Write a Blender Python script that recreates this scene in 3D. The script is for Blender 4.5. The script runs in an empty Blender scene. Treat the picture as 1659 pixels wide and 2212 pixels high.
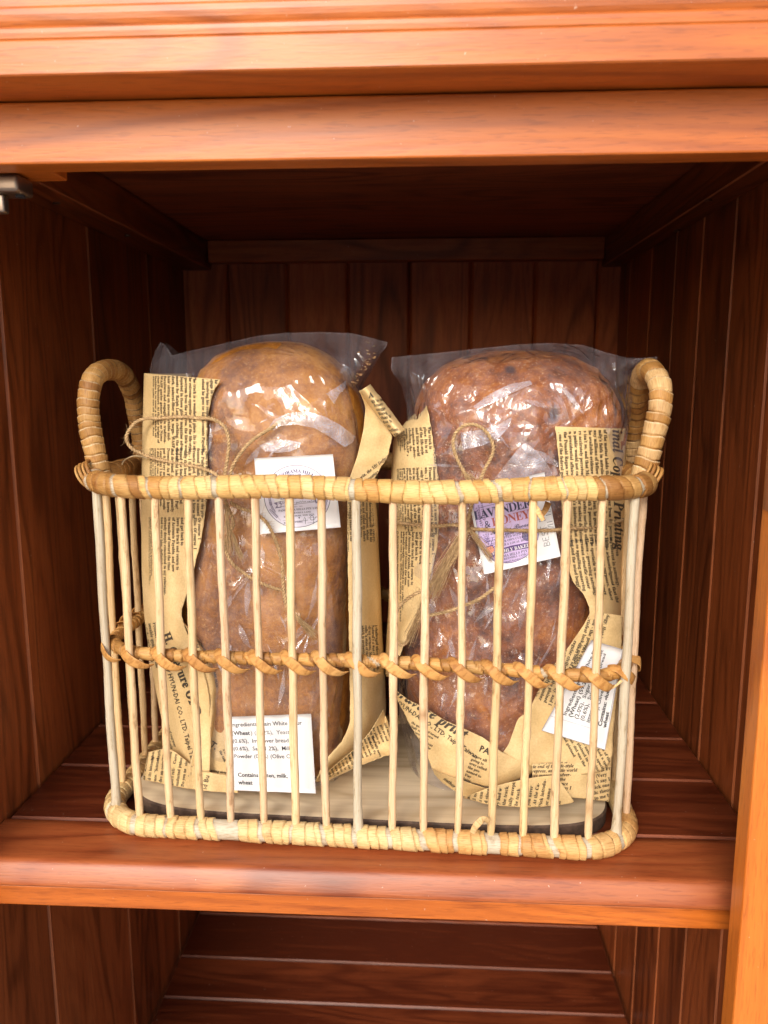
import bpy, bmesh, math, random
import numpy as np
from mathutils import Vector, Matrix, noise
from math import sin, cos, pi, radians, exp, sqrt

random.seed(7)
rng = np.random.RandomState(7)
S = bpy.context.scene
COL = S.collection

# ------------------------------------------------------------------ camera
# rows of CM: camera right, up, backward axes in world space
CM = np.array([[0.9985356135666124, 0.05408926269341236, -0.0009900002180580707],
               [-0.008002281791469137, 0.16577842587070138, 0.9861305577873358],
               [0.05350319546792179, -0.9846785593162448, 0.16596849971487349]])
CAM = np.array([0.0, 0.0, 0.36])
FPX, CX, CY = 1694.1, 829.5, 1106.0
cam = bpy.data.cameras.new('camera')
cam.sensor_fit = 'VERTICAL'; cam.sensor_height = 32.0; cam.sensor_width = 24.0
cam.lens = FPX / 2212.0 * 32.0
cam.clip_start = 0.02; cam.clip_end = 500
cam.dof.use_dof = True; cam.dof.focus_distance = 0.60; cam.dof.aperture_fstop = 8.5
camo = bpy.data.objects.new('camera', cam); COL.objects.link(camo)
mw = Matrix.Identity(4)
for i in range(3):
    for j in range(3):
        mw[j][i] = CM[i][j]
mw[0][3], mw[1][3], mw[2][3] = CAM
camo.matrix_world = mw
S.camera = camo

# ------------------------------------------------------------------ light
SUN_EL, SUN_AZ = radians(31), radians(194)      # azimuth clockwise from +Y: the sun stands behind and left of the camera
w = bpy.data.worlds.new('World'); S.world = w; w.use_nodes = True
wn = w.node_tree; bg = wn.nodes['Background']
sk = wn.nodes.new('ShaderNodeTexSky'); sk.sky_type = 'NISHITA'; sk.sun_disc = False
sk.sun_elevation = SUN_EL; sk.sun_rotation = SUN_AZ
sk.air_density = 1.0; sk.dust_density = 2.5; sk.ozone_density = 1.0
wn.links.new(sk.outputs[0], bg.inputs[0]); bg.inputs[1].default_value = 0.15
sun = bpy.data.lights.new('sun', 'SUN'); sun.energy = 1.5; sun.angle = radians(26); sun.color = (1.0, 0.95, 0.87)
so = bpy.data.objects.new('sun', sun); COL.objects.link(so)
sd = Vector((sin(SUN_AZ) * cos(SUN_EL), cos(SUN_AZ) * cos(SUN_EL), sin(SUN_EL)))
so.rotation_euler = sd.to_track_quat('Z', 'Y').to_euler()
S.view_settings.view_transform = 'Standard'; S.view_settings.look = 'None'
S.view_settings.exposure = 0.66; S.view_settings.gamma = 1.0
S.cycles.max_bounces = 10; S.cycles.transparent_max_bounces = 24
S.cycles.caustics_reflective = False; S.cycles.caustics_refractive = False

# ------------------------------------------------------------------ helpers
(M00, M01, M02), (M10, M11, M12), (M20, M21, M22) = [[float(v) for v in r] for r in CM]
def P(px, py, Y):
    """the point at depth Y on the sight line of a point of the 1659 x 2212 photograph"""
    a, b_ = (px - CX) / FPX, -(py - CY) / FPX
    r0 = M00 * a + M10 * b_ - M20; r1 = M01 * a + M11 * b_ - M21; r2 = M02 * a + M12 * b_ - M22
    t = Y / r1
    return Vector((t * r0, Y, 0.36 + t * r2))

def PA(px, py, Y):
    """the same for arrays"""
    a, b_ = (px - CX) / FPX, -(py - CY) / FPX
    r0 = M00 * a + M10 * b_ - M20; r1 = M01 * a + M11 * b_ - M21; r2 = M02 * a + M12 * b_ - M22
    t = Y / r1
    return t * r0, Y + 0 * t, 0.36 + t * r2

def PX(px, py, X):
    c = np.array([(px - CX) / FPX, -(py - CY) / FPX, -1.0])
    r = CM.T @ c
    return Vector(CAM + (X / r[0]) * r)

def link(name, me, parent=None, mats=()):
    o = bpy.data.objects.new(name, me); COL.objects.link(o)
    for m in mats: me.materials.append(m)
    if parent is not None: o.parent = parent
    return o

def empty(name, label, cat, loc=(0, 0, 0), group=None):
    o = bpy.data.objects.new(name, None); COL.objects.link(o); o.empty_display_size = 0.02
    o.location = loc
    o['label'] = label; o['category'] = cat
    if group: o['group'] = group
    return o

def keep(o, parent):
    """parent o while its vertices stay in world coordinates"""
    o.parent = parent
    o.matrix_parent_inverse = Matrix.Translation(parent.location).inverted()
    return o

def smooth(me, on=True):
    me.polygons.foreach_set('use_smooth', [on] * len(me.polygons)); me.update()

def mesh_np(name, verts, faces, sm=True):
    me = bpy.data.meshes.new(name)
    me.from_pydata([tuple(v) for v in verts], [], [tuple(f) for f in faces])
    smooth(me, sm)
    return me

def attr_vec(me, name, data):
    a = me.attributes.new(name, 'FLOAT_VECTOR', 'POINT'); a.data.foreach_set('vector', np.asarray(data, 'f').ravel())

def attr_col(me, name, data):
    d = np.ones((len(data), 4), 'f'); d[:, :3] = data
    a = me.attributes.new(name, 'FLOAT_COLOR', 'POINT'); a.data.foreach_set('color', d.ravel())

class N:
    """a tiny node builder"""
    def __init__(s, name):
        s.m = bpy.data.materials.new(name); s.m.use_nodes = True
        s.t = s.m.node_tree; s.t.nodes.clear()
        s.out = s.t.nodes.new('ShaderNodeOutputMaterial')
    def n(s, kind, props=None, **ins):
        nd = s.t.nodes.new('ShaderNode' + kind)
        for k, v in (props or {}).items(): setattr(nd, k, v)
        for k, v in ins.items():
            key = int(k[1:]) if k[0] == 'i' and k[1:].isdigit() else k.replace('_', ' ')
            s.set(nd.inputs[key], v)
        return nd
    def set(s, sock, v):
        if isinstance(v, bpy.types.Node): v = v.outputs[0]
        if isinstance(v, bpy.types.NodeSocket): s.t.links.new(v, sock)
        else: sock.default_value = v
    def math(s, op, a, b=0.0, c=0.0, clamp=False):
        return s.n('Math', dict(operation=op, use_clamp=clamp), i0=a, i1=b, i2=c).outputs[0]
    def attr(s, name): return s.n('Attribute', dict(attribute_name=name))
    def mapping(s, vec, scale, loc=(0, 0, 0)):
        return s.n('Mapping', None, Vector=vec, Scale=scale, Location=loc).outputs[0]
    def noise(s, vec, scale=1.0, detail=3.0, rough=0.5, dist=0.0):
        return s.n('TexNoise', None, Vector=vec, Scale=scale, Detail=detail, Roughness=rough, Distortion=dist).outputs[0]
    def ramp(s, fac, stops):
        nd = s.n('ValToRGB', None, Fac=fac); e = nd.color_ramp.elements
        while len(e) < len(stops): e.new(0.5)
        for el, (p, c) in zip(e, stops):
            el.position = p; el.color = (*c, 1) if len(c) == 3 else c
        return nd.outputs[0]
    def mix(s, fac, a, b, mode='MIX'):
        nd = s.t.nodes.new('ShaderNodeMix'); nd.data_type = 'RGBA'; nd.blend_type = mode
        s.set(nd.inputs[0], fac); s.set(nd.inputs[6], a if not isinstance(a, tuple) else (*a, 1) if len(a) == 3 else a)
        s.set(nd.inputs[7], b if not isinstance(b, tuple) else (*b, 1) if len(b) == 3 else b)
        return nd.outputs[2]
    def bump(s, h, strength=0.3, dist=0.001, normal=None):
        nd = s.n('Bump', None, Height=h, Strength=strength, Distance=dist)
        if normal is not None: s.set(nd.inputs['Normal'], normal)
        return nd.outputs[0]
    def bsdf(s, **ins):
        b = s.n('BsdfPrincipled', None, **ins); s.t.links.new(b.outputs[0], s.out.inputs[0]); return s.m

# ------------------------------------------------------------------ materials
def wood_mat(name, dark, mid, light, rough=0.36, coat=0.35, streak=1.0, groove=0.0):
    k = N(name)
    g = k.attr('gco').outputs['Vector']
    col = k.attr('bcol').outputs['Color']                     # r: board tone, g: groove face
    sep = k.n('SeparateColor', None, Color=col)
    n0 = k.noise(k.mapping(g, (1.6, 11, 11)), 1.0, 2.0, 0.5, 0.3)
    rings = k.math('SINE', k.math('MULTIPLY', n0, 95.0))
    rings = k.math('MULTIPLY_ADD', rings, 0.5, 0.5)
    rings = k.math('POWER', rings, 2.6)
    n1 = k.noise(k.mapping(g, (5.0, 130, 130)), 1.0, 6.0, 0.68)
    n2 = k.noise(k.mapping(g, (0.9, 6, 6)), 1.0, 2.0, 0.5)
    n3 = k.noise(k.mapping(g, (55, 620, 620)), 1.0, 2.0, 0.6)
    f = k.math('MULTIPLY_ADD', n1, 0.95 * streak, -0.10)
    f = k.math('MULTIPLY_ADD', n2, 0.75, f)
    f = k.math('MULTIPLY_ADD', sep.outputs[0], 0.42, f)
    f = k.math('SUBTRACT', f, k.math('MULTIPLY', rings, 0.17 * streak))
    f = k.math('SUBTRACT', f, 0.42)
    c = k.ramp(f, [(0.12, dark), (0.45, mid), (0.85, light)])
    pore = k.ramp(n3, [(0.36, (0.42, 0.34, 0.32)), (0.46, (1, 1, 1))])
    c = k.mix(0.34, c, pore, 'MULTIPLY')
    sp = k.math('POWER', k.math('MULTIPLY_ADD', k.math('SINE', k.math('MULTIPLY', n0, 26.0)), 0.5, 0.5), 22.0)
    sp = k.math('MULTIPLY', sp, k.ramp(n2, [(0.42, (0, 0, 0)), (0.58, (1, 1, 1))]))
    c = k.mix(k.math('MULTIPLY', sp, 0.5), c, dark)
    # knots
    vor = k.n('TexVoronoi', dict(feature='F1'), Vector=k.mapping(g, (2.6, 9.0, 9.0)), Scale=1.0).outputs[0]
    kn = k.ramp(vor, [(0.035, (0.22, 0.16, 0.14)), (0.11, (1, 1, 1))])
    c = k.mix(0.85, c, kn, 'MULTIPLY')
    tn = k.n('VectorMath', dict(operation='ABSOLUTE'), i0=k.n('NewGeometry').outputs['True Normal']).outputs[0]
    sx = k.n('SeparateXYZ', None, Vector=tn)
    mx = k.math('MAXIMUM', k.math('MAXIMUM', sx.outputs[0], sx.outputs[1]), sx.outputs[2])
    gm = k.math('LESS_THAN', mx, 0.9)
    c = k.mix(k.math('MULTIPLY', gm, groove), c, tuple(min(1, x * 1.25 + 0.05) for x in light))
    n5 = k.noise(g, 420, 2, 0.5)
    c = k.mix(k.math('MULTIPLY', k.ramp(n5, [(0.74, (0, 0, 0)), (0.79, (1, 1, 1))]), 0.5), c, (0.75, 0.55, 0.42))
    r = k.math('MULTIPLY_ADD', n1, 0.22, rough - 0.11)
    h = k.math('MULTIPLY_ADD', n3, 0.5, k.math('MULTIPLY', n1, 0.6))
    h = k.math('SUBTRACT', h, k.math('MULTIPLY', rings, 0.25))
    b = k.bump(h, 0.6, 0.0006)
    return k.bsdf(Base_Color=c, Roughness=r, Normal=b, Coat_Weight=coat, Coat_Roughness=0.28, Coat_IOR=1.6, Specular_IOR_Level=0.4)

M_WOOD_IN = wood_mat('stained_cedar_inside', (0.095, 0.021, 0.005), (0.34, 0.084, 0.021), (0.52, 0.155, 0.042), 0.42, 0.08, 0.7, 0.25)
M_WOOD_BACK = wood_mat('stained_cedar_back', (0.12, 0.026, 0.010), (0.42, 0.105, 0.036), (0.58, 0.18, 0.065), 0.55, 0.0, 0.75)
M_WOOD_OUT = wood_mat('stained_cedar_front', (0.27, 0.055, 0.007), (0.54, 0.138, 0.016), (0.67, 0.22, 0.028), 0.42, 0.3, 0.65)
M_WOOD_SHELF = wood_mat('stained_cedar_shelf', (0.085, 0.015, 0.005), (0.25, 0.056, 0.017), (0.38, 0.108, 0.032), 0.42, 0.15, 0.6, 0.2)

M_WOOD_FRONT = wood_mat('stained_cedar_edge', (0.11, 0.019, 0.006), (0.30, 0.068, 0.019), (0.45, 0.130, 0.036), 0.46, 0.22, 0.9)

def simple(name, col, rough=0.5, metal=0.0, nscale=0, namp=0.15, bump=0.0, spec=0.5):
    k = N(name)
    if nscale:
        tc = k.n('TexCoord').outputs['Object']
        n = k.noise(tc, nscale, 4.0, 0.6)
        c = k.ramp(n, [(0.3, tuple(x * (1 - namp) for x in col)), (0.7, tuple(min(1, x * (1 + namp)) for x in col))])
        b = k.bump(n, bump, 0.0006)
        return k.bsdf(Base_Color=c, Roughness=rough, Metallic=metal, Normal=b, Specular_IOR_Level=spec)
    return k.bsdf(Base_Color=(*col, 1), Roughness=rough, Metallic=metal, Specular_IOR_Level=spec)

M_INK = simple('dark_printing_ink', (0.06, 0.045, 0.03), 0.7)
M_INKBLK = simple('black_toner', (0.03, 0.03, 0.035), 0.5)
M_INKBLUE = simple('navy_ink', (0.035, 0.035, 0.10), 0.5)
M_INKGREY = simple('grey_purple_ink', (0.22, 0.20, 0.33), 0.5)
M_INKRED = simple('red_brown_ink', (0.42, 0.10, 0.09), 0.5)
M_PEN = simple('pen_ink', (0.05, 0.07, 0.12), 0.5)
M_LILAC = simple('lilac_print', (0.62, 0.50, 0.80), 0.5)
M_PALELILAC = simple('pale_lilac_print', (0.76, 0.75, 0.90), 0.5)
M_PURPLE = simple('deep_purple_print', (0.10, 0.05, 0.20), 0.5)
M_PEACH = simple('peach_print', (0.80, 0.32, 0.22), 0.5)
M_WHITE = simple('white_label_paper', (0.84, 0.85, 0.87), 0.45)
M_METAL = simple('brushed_steel', (0.26, 0.20, 0.16), 0.38, 0.9, 80, 0.2, 0.1)
M_PLATE = simple('clear_strip_plate', (0.30, 0.10, 0.035), 0.4)

k = N('newsprint_kraft_paper')
tc = k.n('TexCoord').outputs['Object']
n = k.noise(tc, 26, 5, 0.6); n2 = k.noise(tc, 700, 3, 0.6)
c = k.ramp(n, [(0.3, (0.66, 0.465, 0.215)), (0.7, (0.80, 0.605, 0.32))])
c = k.mix(0.25, c, k.ramp(n2, [(0.35, (0.6, 0.5, 0.35)), (0.6, (1, 1, 1))]), 'MULTIPLY')
M_PAPER = k.bsdf(Base_Color=c, Roughness=0.62, Normal=k.bump(k.noise(tc, 60, 4, 0.55), 0.35, 0.0015), Subsurface_Weight=0.0, Specular_IOR_Level=0.3)

def cane(name):
    k = N(name)
    uv = k.attr('wuv').outputs['Vector']; bc = k.attr('bcol').outputs['Color']
    n = k.noise(k.mapping(uv, (140, 1900, 1)), 1.0, 3, 0.6)
    n2 = k.noise(k.mapping(uv, (90, 90, 1)), 1.0, 4, 0.6)
    lines = k.ramp(n, [(0.38, (0.56, 0.42, 0.28)), (0.52, (1, 1, 1))])
    c = k.mix(0.62, bc, lines, 'MULTIPLY')
    st = k.ramp(n2, [(0.30, (0.50, 0.34, 0.20)), (0.42, (0.92, 0.88, 0.84)), (0.6, (1, 1, 1))])
    c = k.mix(0.6, c, st, 'MULTIPLY')
    return k.bsdf(Base_Color=c, Roughness=0.52, Specular_IOR_Level=0.35, Normal=k.bump(n, 0.5, 0.0004))
M_CANE = cane('cane_peel')
k = N('rattan_core')
uv = k.attr('wuv').outputs['Vector']; bc = k.attr('bcol').outputs['Color']
n = k.noise(k.mapping(uv, (14, 1500, 1)), 1.0, 4, 0.65)
n2 = k.noise(k.mapping(uv, (45, 160, 1)), 1.0, 4, 0.7)
c = k.mix(0.65, bc, k.ramp(n, [(0.34, (0.62, 0.48, 0.32)), (0.56, (1, 1, 1))]), 'MULTIPLY')
c = k.mix(0.75, c, k.ramp(n2, [(0.33, (0.42, 0.32, 0.22)), (0.41, (0.88, 0.82, 0.74)), (0.5, (1, 1, 1))]), 'MULTIPLY')
M_SPOKE = k.bsdf(Base_Color=c, Roughness=0.48, Normal=k.bump(n, 0.45, 0.0004))

def loaf_mat(name, lo, mid, hi, rough, fleck, dark_specks=False):
    k = N(name)
    tc = k.n('TexCoord').outputs['Object']
    n = k.noise(tc, 16, 5, 0.6, 0.3); n2 = k.noise(tc, 130, 5, 0.75); n3 = k.noise(tc, 400, 3, 0.7)
    f = k.math('MULTIPLY_ADD', n2, 0.95, k.math('MULTIPLY_ADD', n, 1.6, -0.78))
    f = k.math('MULTIPLY_ADD', n3, 0.35, k.math('SUBTRACT', f, 0.17))
    c = k.ramp(f, [(0.2, lo), (0.5, mid), (0.8, hi)])
    fl = k.ramp(n3, [(0.60, (0, 0, 0)), (0.68, (1, 1, 1))])
    c = k.mix(k.math('MULTIPLY', fl, 0.5), c, fleck)
    if dark_specks:
        v = k.n('TexVoronoi', dict(feature='F1'), Vector=k.mapping(tc, (42, 42, 26)), Scale=1.0, Randomness=1.0).outputs[0]
        nn = k.noise(tc, 9, 2, 0.5)
        sp = k.math('MULTIPLY', k.ramp(v, [(0.12, (1, 1, 1)), (0.24, (0, 0, 0))]), k.ramp(nn, [(0.44, (0, 0, 0)), (0.50, (1, 1, 1))]))
        c = k.mix(k.math('MULTIPLY', sp, 0.85), c, (0.035, 0.022, 0.028))
    h = k.math('MULTIPLY_ADD', n3, 0.35, k.math('MULTIPLY', n2, 1.0))
    return k.bsdf(Base_Color=c, Roughness=rough, Normal=k.bump(h, 0.7, 0.0016))
M_LOAF1 = loaf_mat('brown_crust', (0.19, 0.060, 0.006), (0.42, 0.158, 0.018), (0.60, 0.27, 0.042), 0.6, (0.60, 0.36, 0.13))
M_LOAF2 = loaf_mat('dark_honey_crust', (0.085, 0.021, 0.004), (0.30, 0.080, 0.008), (0.54, 0.190, 0.024), 0.33, (0.80, 0.60, 0.42), True)

def film(name, haze, fres, rough, crinkle):
    k = N(name)
    tc = k.n('TexCoord').outputs['Object']
    wv = k.noise(k.mapping(tc, (16, 16, 10)), 1.0, 1.0, 0.5, 0.8)
    cr = k.math('ABSOLUTE', k.math('SUBTRACT', k.noise(k.mapping(tc, (34, 34, 15)), 1.0, 1, 0.5, 1.8), 0.5))
    cr2 = k.math('ABSOLUTE', k.math('SUBTRACT', k.noise(k.mapping(tc, (150, 150, 80)), 1.0, 2, 0.5, 1.0), 0.5))
    amt = k.ramp(k.noise(tc, 16, 2, 0.5), [(0.40, (0.15, 0.15, 0.15)), (0.60, (1, 1, 1))])
    cc = k.math('MULTIPLY', k.math('MULTIPLY_ADD', cr2, 0.12, cr), amt)
    h = k.math('MULTIPLY_ADD', cc, -crinkle, k.math('MULTIPLY', wv, 1.0))
    b = k.bump(h, 0.7, 0.009)
    gl = k.n('BsdfGlossy', None, Color=(1, 1, 1, 1), Roughness=rough, Normal=b)
    tr = k.n('BsdfTransparent', None, Color=(0.965, 0.965, 0.975, 1))
    df = k.n('BsdfDiffuse', None, Color=(0.78, 0.76, 0.86, 1), Normal=b)
    inc = k.n('NewGeometry').outputs['Incoming']
    dt = k.math('ABSOLUTE', k.n('VectorMath', dict(operation='DOT_PRODUCT'), i0=inc, i1=b).outputs['Value'])
    fr = k.math('POWER', k.math('SUBTRACT', 1.0, dt, clamp=True), 5.0)
    fr = k.math('MULTIPLY_ADD', fr, 0.92, 0.045)
    f = k.math('MULTIPLY', fr, fres, clamp=True)
    m1 = k.n('MixShader', None, i0=k.math('MULTIPLY_ADD', k.math('MULTIPLY', k.attr('hz').outputs['Fac'], k.ramp(k.noise(k.mapping(tc, (40, 40, 18)), 1.0, 3, 0.6, 1.0), [(0.35, (0.35, 0.35, 0.35)), (0.65, (1, 1, 1))])), 0.17, haze), i1=tr, i2=df)
    m2 = k.n('MixShader', None, i0=f, i1=m1, i2=gl)
    k.t.links.new(m2.outputs[0], k.out.inputs[0])
    return k.m
M_FILM1 = film('clear_cellophane', 0.006, 1.35, 0.06, 0.7)
M_FILM2 = film('crinkled_cellophane', 0.008, 1.5, 0.055, 1.2)

k = N('jute_twine'); uv = k.attr('wuv').outputs['Vector']
c = k.ramp(k.noise(k.mapping(uv, (260, 900, 1)), 1.0, 3, 0.6), [(0.3, (0.28, 0.17, 0.075)), (0.7, (0.66, 0.46, 0.24))])
M_TWINE = k.bsdf(Base_Color=c, Roughness=0.8)

k = N('pale_board_face'); tc = k.n('TexCoord').outputs['Object']
n = k.noise(k.mapping(tc, (3, 50, 50)), 1.0, 4, 0.6); n0 = k.noise(k.mapping(tc, (2.2, 9, 9)), 1.0, 2, 0.5, 0.4)
rr = k.math('POWER', k.math('MULTIPLY_ADD', k.math('SINE', k.math('MULTIPLY', n0, 110)), 0.5, 0.5), 3.0)
c = k.ramp(k.math('SUBTRACT', n, k.math('MULTIPLY', rr, 0.12)), [(0.28, (0.52, 0.39, 0.235)), (0.6, (0.80, 0.66, 0.45))])
v = k.n('TexVoronoi', dict(feature='F1'), Vector=k.mapping(tc, (7, 12, 12), (0.35, 0.1, 0)), Scale=1.0).outputs[0]
c = k.mix(0.8, c, k.ramp(v, [(0.04, (0.42, 0.30, 0.22)), (0.10, (1, 1, 1))]), 'MULTIPLY')
M_BOARD = k.bsdf(Base_Color=c, Roughness=0.6, Normal=k.bump(n, 0.3, 0.0004))
M_BARK = simple('dark_bark_edge', (0.085, 0.05, 0.032), 0.8, 0, 160, 0.5, 0.6)
M_CRUMB = simple('crumb', (0.5, 0.26, 0.10), 0.7)
M_DUST = simple('pale_fleck', (0.62, 0.42, 0.34), 0.6)

# ------------------------------------------------------------------ ground outside
bm = bmesh.new(); bmesh.ops.create_grid(bm, x_segments=1, y_segments=1, size=120)
me = bpy.data.meshes.new('ground'); bm.to_mesh(me); bm.free()
k = N('pale_paving'); tc = k.n('TexCoord').outputs['Object']
c = k.ramp(k.noise(tc, 3, 6, 0.6), [(0.3, (0.36, 0.31, 0.26)), (0.7, (0.50, 0.44, 0.37))])
MG = k.bsdf(Base_Color=c, Roughness=0.85)
g = link('ground', me, None, [MG]); g.location = (0, 0, -0.95); g['kind'] = 'structure'

# ------------------------------------------------------------------ cabinet
XL, XR, YB = -0.3485, 0.2666, 1.1426
cab = empty('wooden_cabinet', 'reddish brown tongue and groove wooden cabinet holding the basket on its shelf', 'cabinet', (-0.04, 0.8, -0.95))

class Boards:
    def __init__(s):
        s.bm = bmesh.new()
        s.g = s.bm.verts.layers.float_vector.new('gco'); s.c = s.bm.verts.layers.float_color.new('bcol')
    def box(s, lo, hi, axis, bev=0.003, tone=None, seg=1, groove=None, profile=0.5):
        """axis: grain direction 0/1/2; groove: axis along which end bevels are pale"""
        n0 = set(s.bm.verts)
        r = bmesh.ops.create_cube(s.bm, size=1.0)
        vs = r['verts']
        for v in vs:
            v.co = Vector([(lo[i] + hi[i]) / 2 + v.co[i] * (hi[i] - lo[i]) for i in range(3)])
        es = list({e for v in vs for e in v.link_edges})
        if bev > 0:
            bmesh.ops.bevel(s.bm, geom=es, offset=bev, segments=seg, affect='EDGES', profile=profile, clamp_overlap=True)
        new = [v for v in s.bm.verts if v not in n0]
        off = Vector((random.uniform(-30, 30), random.uniform(-30, 30), random.uniform(-30, 30)))
        t = random.random() if tone is None else tone
        oth = [i for i in range(3) if i != axis]
        for v in new:
            q = Vector((v.co[axis], v.co[oth[0]], v.co[oth[1]])) + off
            v[s.g] = q; v[s.c] = (t, 0, 0, 1)
        return new
    def done(s, name, mat, parent=cab):
        me = bpy.data.meshes.new(name); s.bm.normal_update(); s.bm.to_mesh(me); s.bm.free()
        o = link(name, me, None, [mat]); keep(o, parent); return o

def panel(cuts, make, gap=0.0006):
    for a, b in zip(cuts[:-1], cuts[1:]):
        make(a + gap / 2, b - gap / 2)

# side panels (boards upright)
b = Boards()
tl = iter([0.45, 0.55, 0.30, 0.25, 0.2])
panel([0.492, 0.642, 0.820, 0.992, 1.165], lambda a, c: b.box((XL - 0.018, a, -0.90), (XL, c, 0.575), 2, 0.0024, next(tl)))
b.box((XL - 0.03, 0.45, -0.90), (XL - 0.0185, 1.19, 0.575), 2, 0)
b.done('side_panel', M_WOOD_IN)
b = Boards()
panel([0.492, 0.556, 0.643, 0.728, 0.810, 0.894, 0.988, 1.088, 1.165], lambda a, c: b.box((XR, a, -0.90), (XR + 0.018, c, 0.575), 2, 0.0024, random.uniform(0.3, 0.55)))
b.box((XR + 0.0185, 0.45, -0.90), (XR + 0.03, 1.19, 0.575), 2, 0)
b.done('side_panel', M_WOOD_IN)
# back panel
b = Boards()
tb = iter([0.5, 0.35, 0.6, 0.25, 0.45, 0.7, 0.4, 0.55, 0.5])
panel([XL - 0.005, -0.286, -0.1995, -0.1138, -0.0256, 0.0606, 0.150, 0.2367, XR + 0.005], lambda a, c: b.box((a, YB, -0.90), (c, YB + 0.015, 0.575), 2, 0.0036, next(tb) + 0.12))
b.box((XL - 0.03, YB + 0.0155, -0.90), (XR + 0.03, YB + 0.03, 0.575), 2, 0)
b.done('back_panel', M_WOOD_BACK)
# shelf
b = Boards()
panel([0.5862, 0.6775, 0.7625, 0.8533, 0.945, 1.04, 1.138], lambda a, c: b.box((XL + 0.0025, a, -0.018), (XR - 0.0025, c, 0.0), 0, 0.0021, random.uniform(0.15, 0.4)))
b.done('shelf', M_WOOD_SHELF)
pf = [(0.5856, -0.0185), (0.5856, -0.0018), (0.5840, 0.0)] + [(y_, 0.0) for y_ in (0.5750, 0.5600, 0.5450, 0.5350)]
pf += [(0.5322, -0.0002), (0.5302, -0.0010), (0.5288, -0.0022), (0.5272, -0.0048), (0.5255, -0.0080), (0.5240, -0.0112), (0.5228, -0.0142), (0.5224, -0.0160), (0.5230, -0.0176), (0.5246, -0.0185)]
xs_ = np.linspace(XL + 0.001, XR - 0.001, 40); V = []; F = []; K = len(pf)
for x_ in xs_:
    for (y_, z_) in pf:
        wob = 0.0004 * noise.noise(Vector((x_ * 18, y_ * 30, 2.0))) if y_ < 0.54 else 0
        V.append((x_, y_ + wob, z_))
for i in range(39):
    for j in range(K):
        a_ = i * K + j; c_ = i * K + (j + 1) % K; F.append((a_, a_ + K, c_ + K, c_))
F.append(list(range(K))); F.append([39 * K + j for j in range(K)][::-1])
me = mesh_np('shelf_front_board', V, F)
bm = bmesh.new(); bm.from_mesh(me); bmesh.ops.recalc_face_normals(bm, faces=bm.faces)
for e_ in bm.edges:
    if len(e_.link_faces) == 2 and e_.calc_face_angle(0) > 0.9: e_.smooth = False
bm.to_mesh(me); bm.free()
attr_vec(me, 'gco', [(v[0] + 11.3, v[1] + 4.1, v[2] + 1.7) for v in V]); attr_col(me, 'bcol', [(0.62, 0, 0)] * len(V))
keep(link('shelf_front_board', me, None, [M_WOOD_FRONT]), cab)
b = Boards()
b.box((XL + 0.001, 0.5265, -0.0362), (XR - 0.001, 0.5480, -0.0192), 0, 0.0012, 0.42, seg=2)
b.done('shelf_batten', M_WOOD_OUT)
# lower floor
b = Boards()
panel([0.50, 0.575, 0.655, 0.735, 0.820, 0.903, 0.978, 1.0686, 1.138], lambda a, c: b.box((XL + 0.004, a, -0.4657), (XR - 0.004, c, -0.4477), 0, 0.0024, random.uniform(0.2, 0.42)))
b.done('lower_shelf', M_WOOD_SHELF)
# ceiling, cleats
ZC = 0.5137
CT = 0.552
b = Boards(); b.box((XL + 0.001, 0.489, CT), (XR - 0.001, 1.14, CT + 0.018), 0, 0.001, 0.35); b.done('top_panel', M_WOOD_BACK)
xli = P(447, 545, 1.12).x; xri = P(1308, 545, 1.12).x
b = Boards(); b.box((XL + 0.001, 0.56, ZC), (xli, 1.1415, CT - 0.001), 1, 0.0012, 0.2); b.done('cleat', M_WOOD_IN)
b = Boards(); b.box((xri, 0.492, ZC), (XR - 0.001, 1.1415, CT - 0.001), 1, 0.0012, 0.2); b.done('cleat', M_WOOD_IN)
b = Boards(); b.box((xli + 0.001, 1.12, 0.522), (xri - 0.001, 1.1415, CT - 0.001), 0, 0.0012, 0.6); b.done('cleat', M_WOOD_IN)
b = Boards()
q = P(146, 383, 0.518)
b.box((XL, 0.4905, 0.4855), (q.x, 0.518, 0.5125), 0, 0.0008, 0.75)
b.done('corner_block', M_WOOD_OUT)
# face frame
RY = 0.470
b = Boards(); b.box((-0.52, RY, 0.4836), (0.50, RY + 0.0195, 0.5172), 0, 0.0012, 0.6, seg=2); b.done('front_rail', M_WOOD_OUT)
b = Boards(); b.box((0.2062, RY - 0.001, -0.90), (0.300, RY + 0.0185, 0.4828), 2, 0.0016, 0.9, seg=2); b.done('stile', M_WOOD_OUT)
b = Boards(); b.box((-0.420, RY - 0.001, -0.90), (-0.3500, RY + 0.0185, 0.4828), 2, 0.0016, 0.9, seg=2); b.done('stile', M_WOOD_OUT)
# moulded cap: a profile swept along X
prof = [(0.60, 0.5180), (0.4345, 0.5180), (0.4337, 0.5188), (0.4337, 0.5345), (0.4341, 0.5352), (0.4336, 0.5360), (0.4334, 0.5385),
        (0.4335, 0.5405), (0.4342, 0.5416), (0.4337, 0.5426), (0.4332, 0.5442), (0.4328, 0.5470), (0.4332, 0.5500), (0.4341, 0.5515), (0.4341, 0.5560),
        (0.4300, 0.5620), (0.4300, 0.5850), (0.60, 0.5850)]
vs, fs = [], []
xs = np.linspace(-0.60, 0.58, 12)
for x in xs:
    for (y, z) in prof: vs.append((x, y, z))
L = len(prof)
for i in range(len(xs) - 1):
    for j in range(L):
        a = i * L + j; c = i * L + (j + 1) % L
        fs.append((a, c, c + L, a + L))
fs.append(list(range(L))[::-1]); fs.append([(len(xs) - 1) * L + j for j in range(L)])
me = mesh_np('cap', vs, fs, False)
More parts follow.
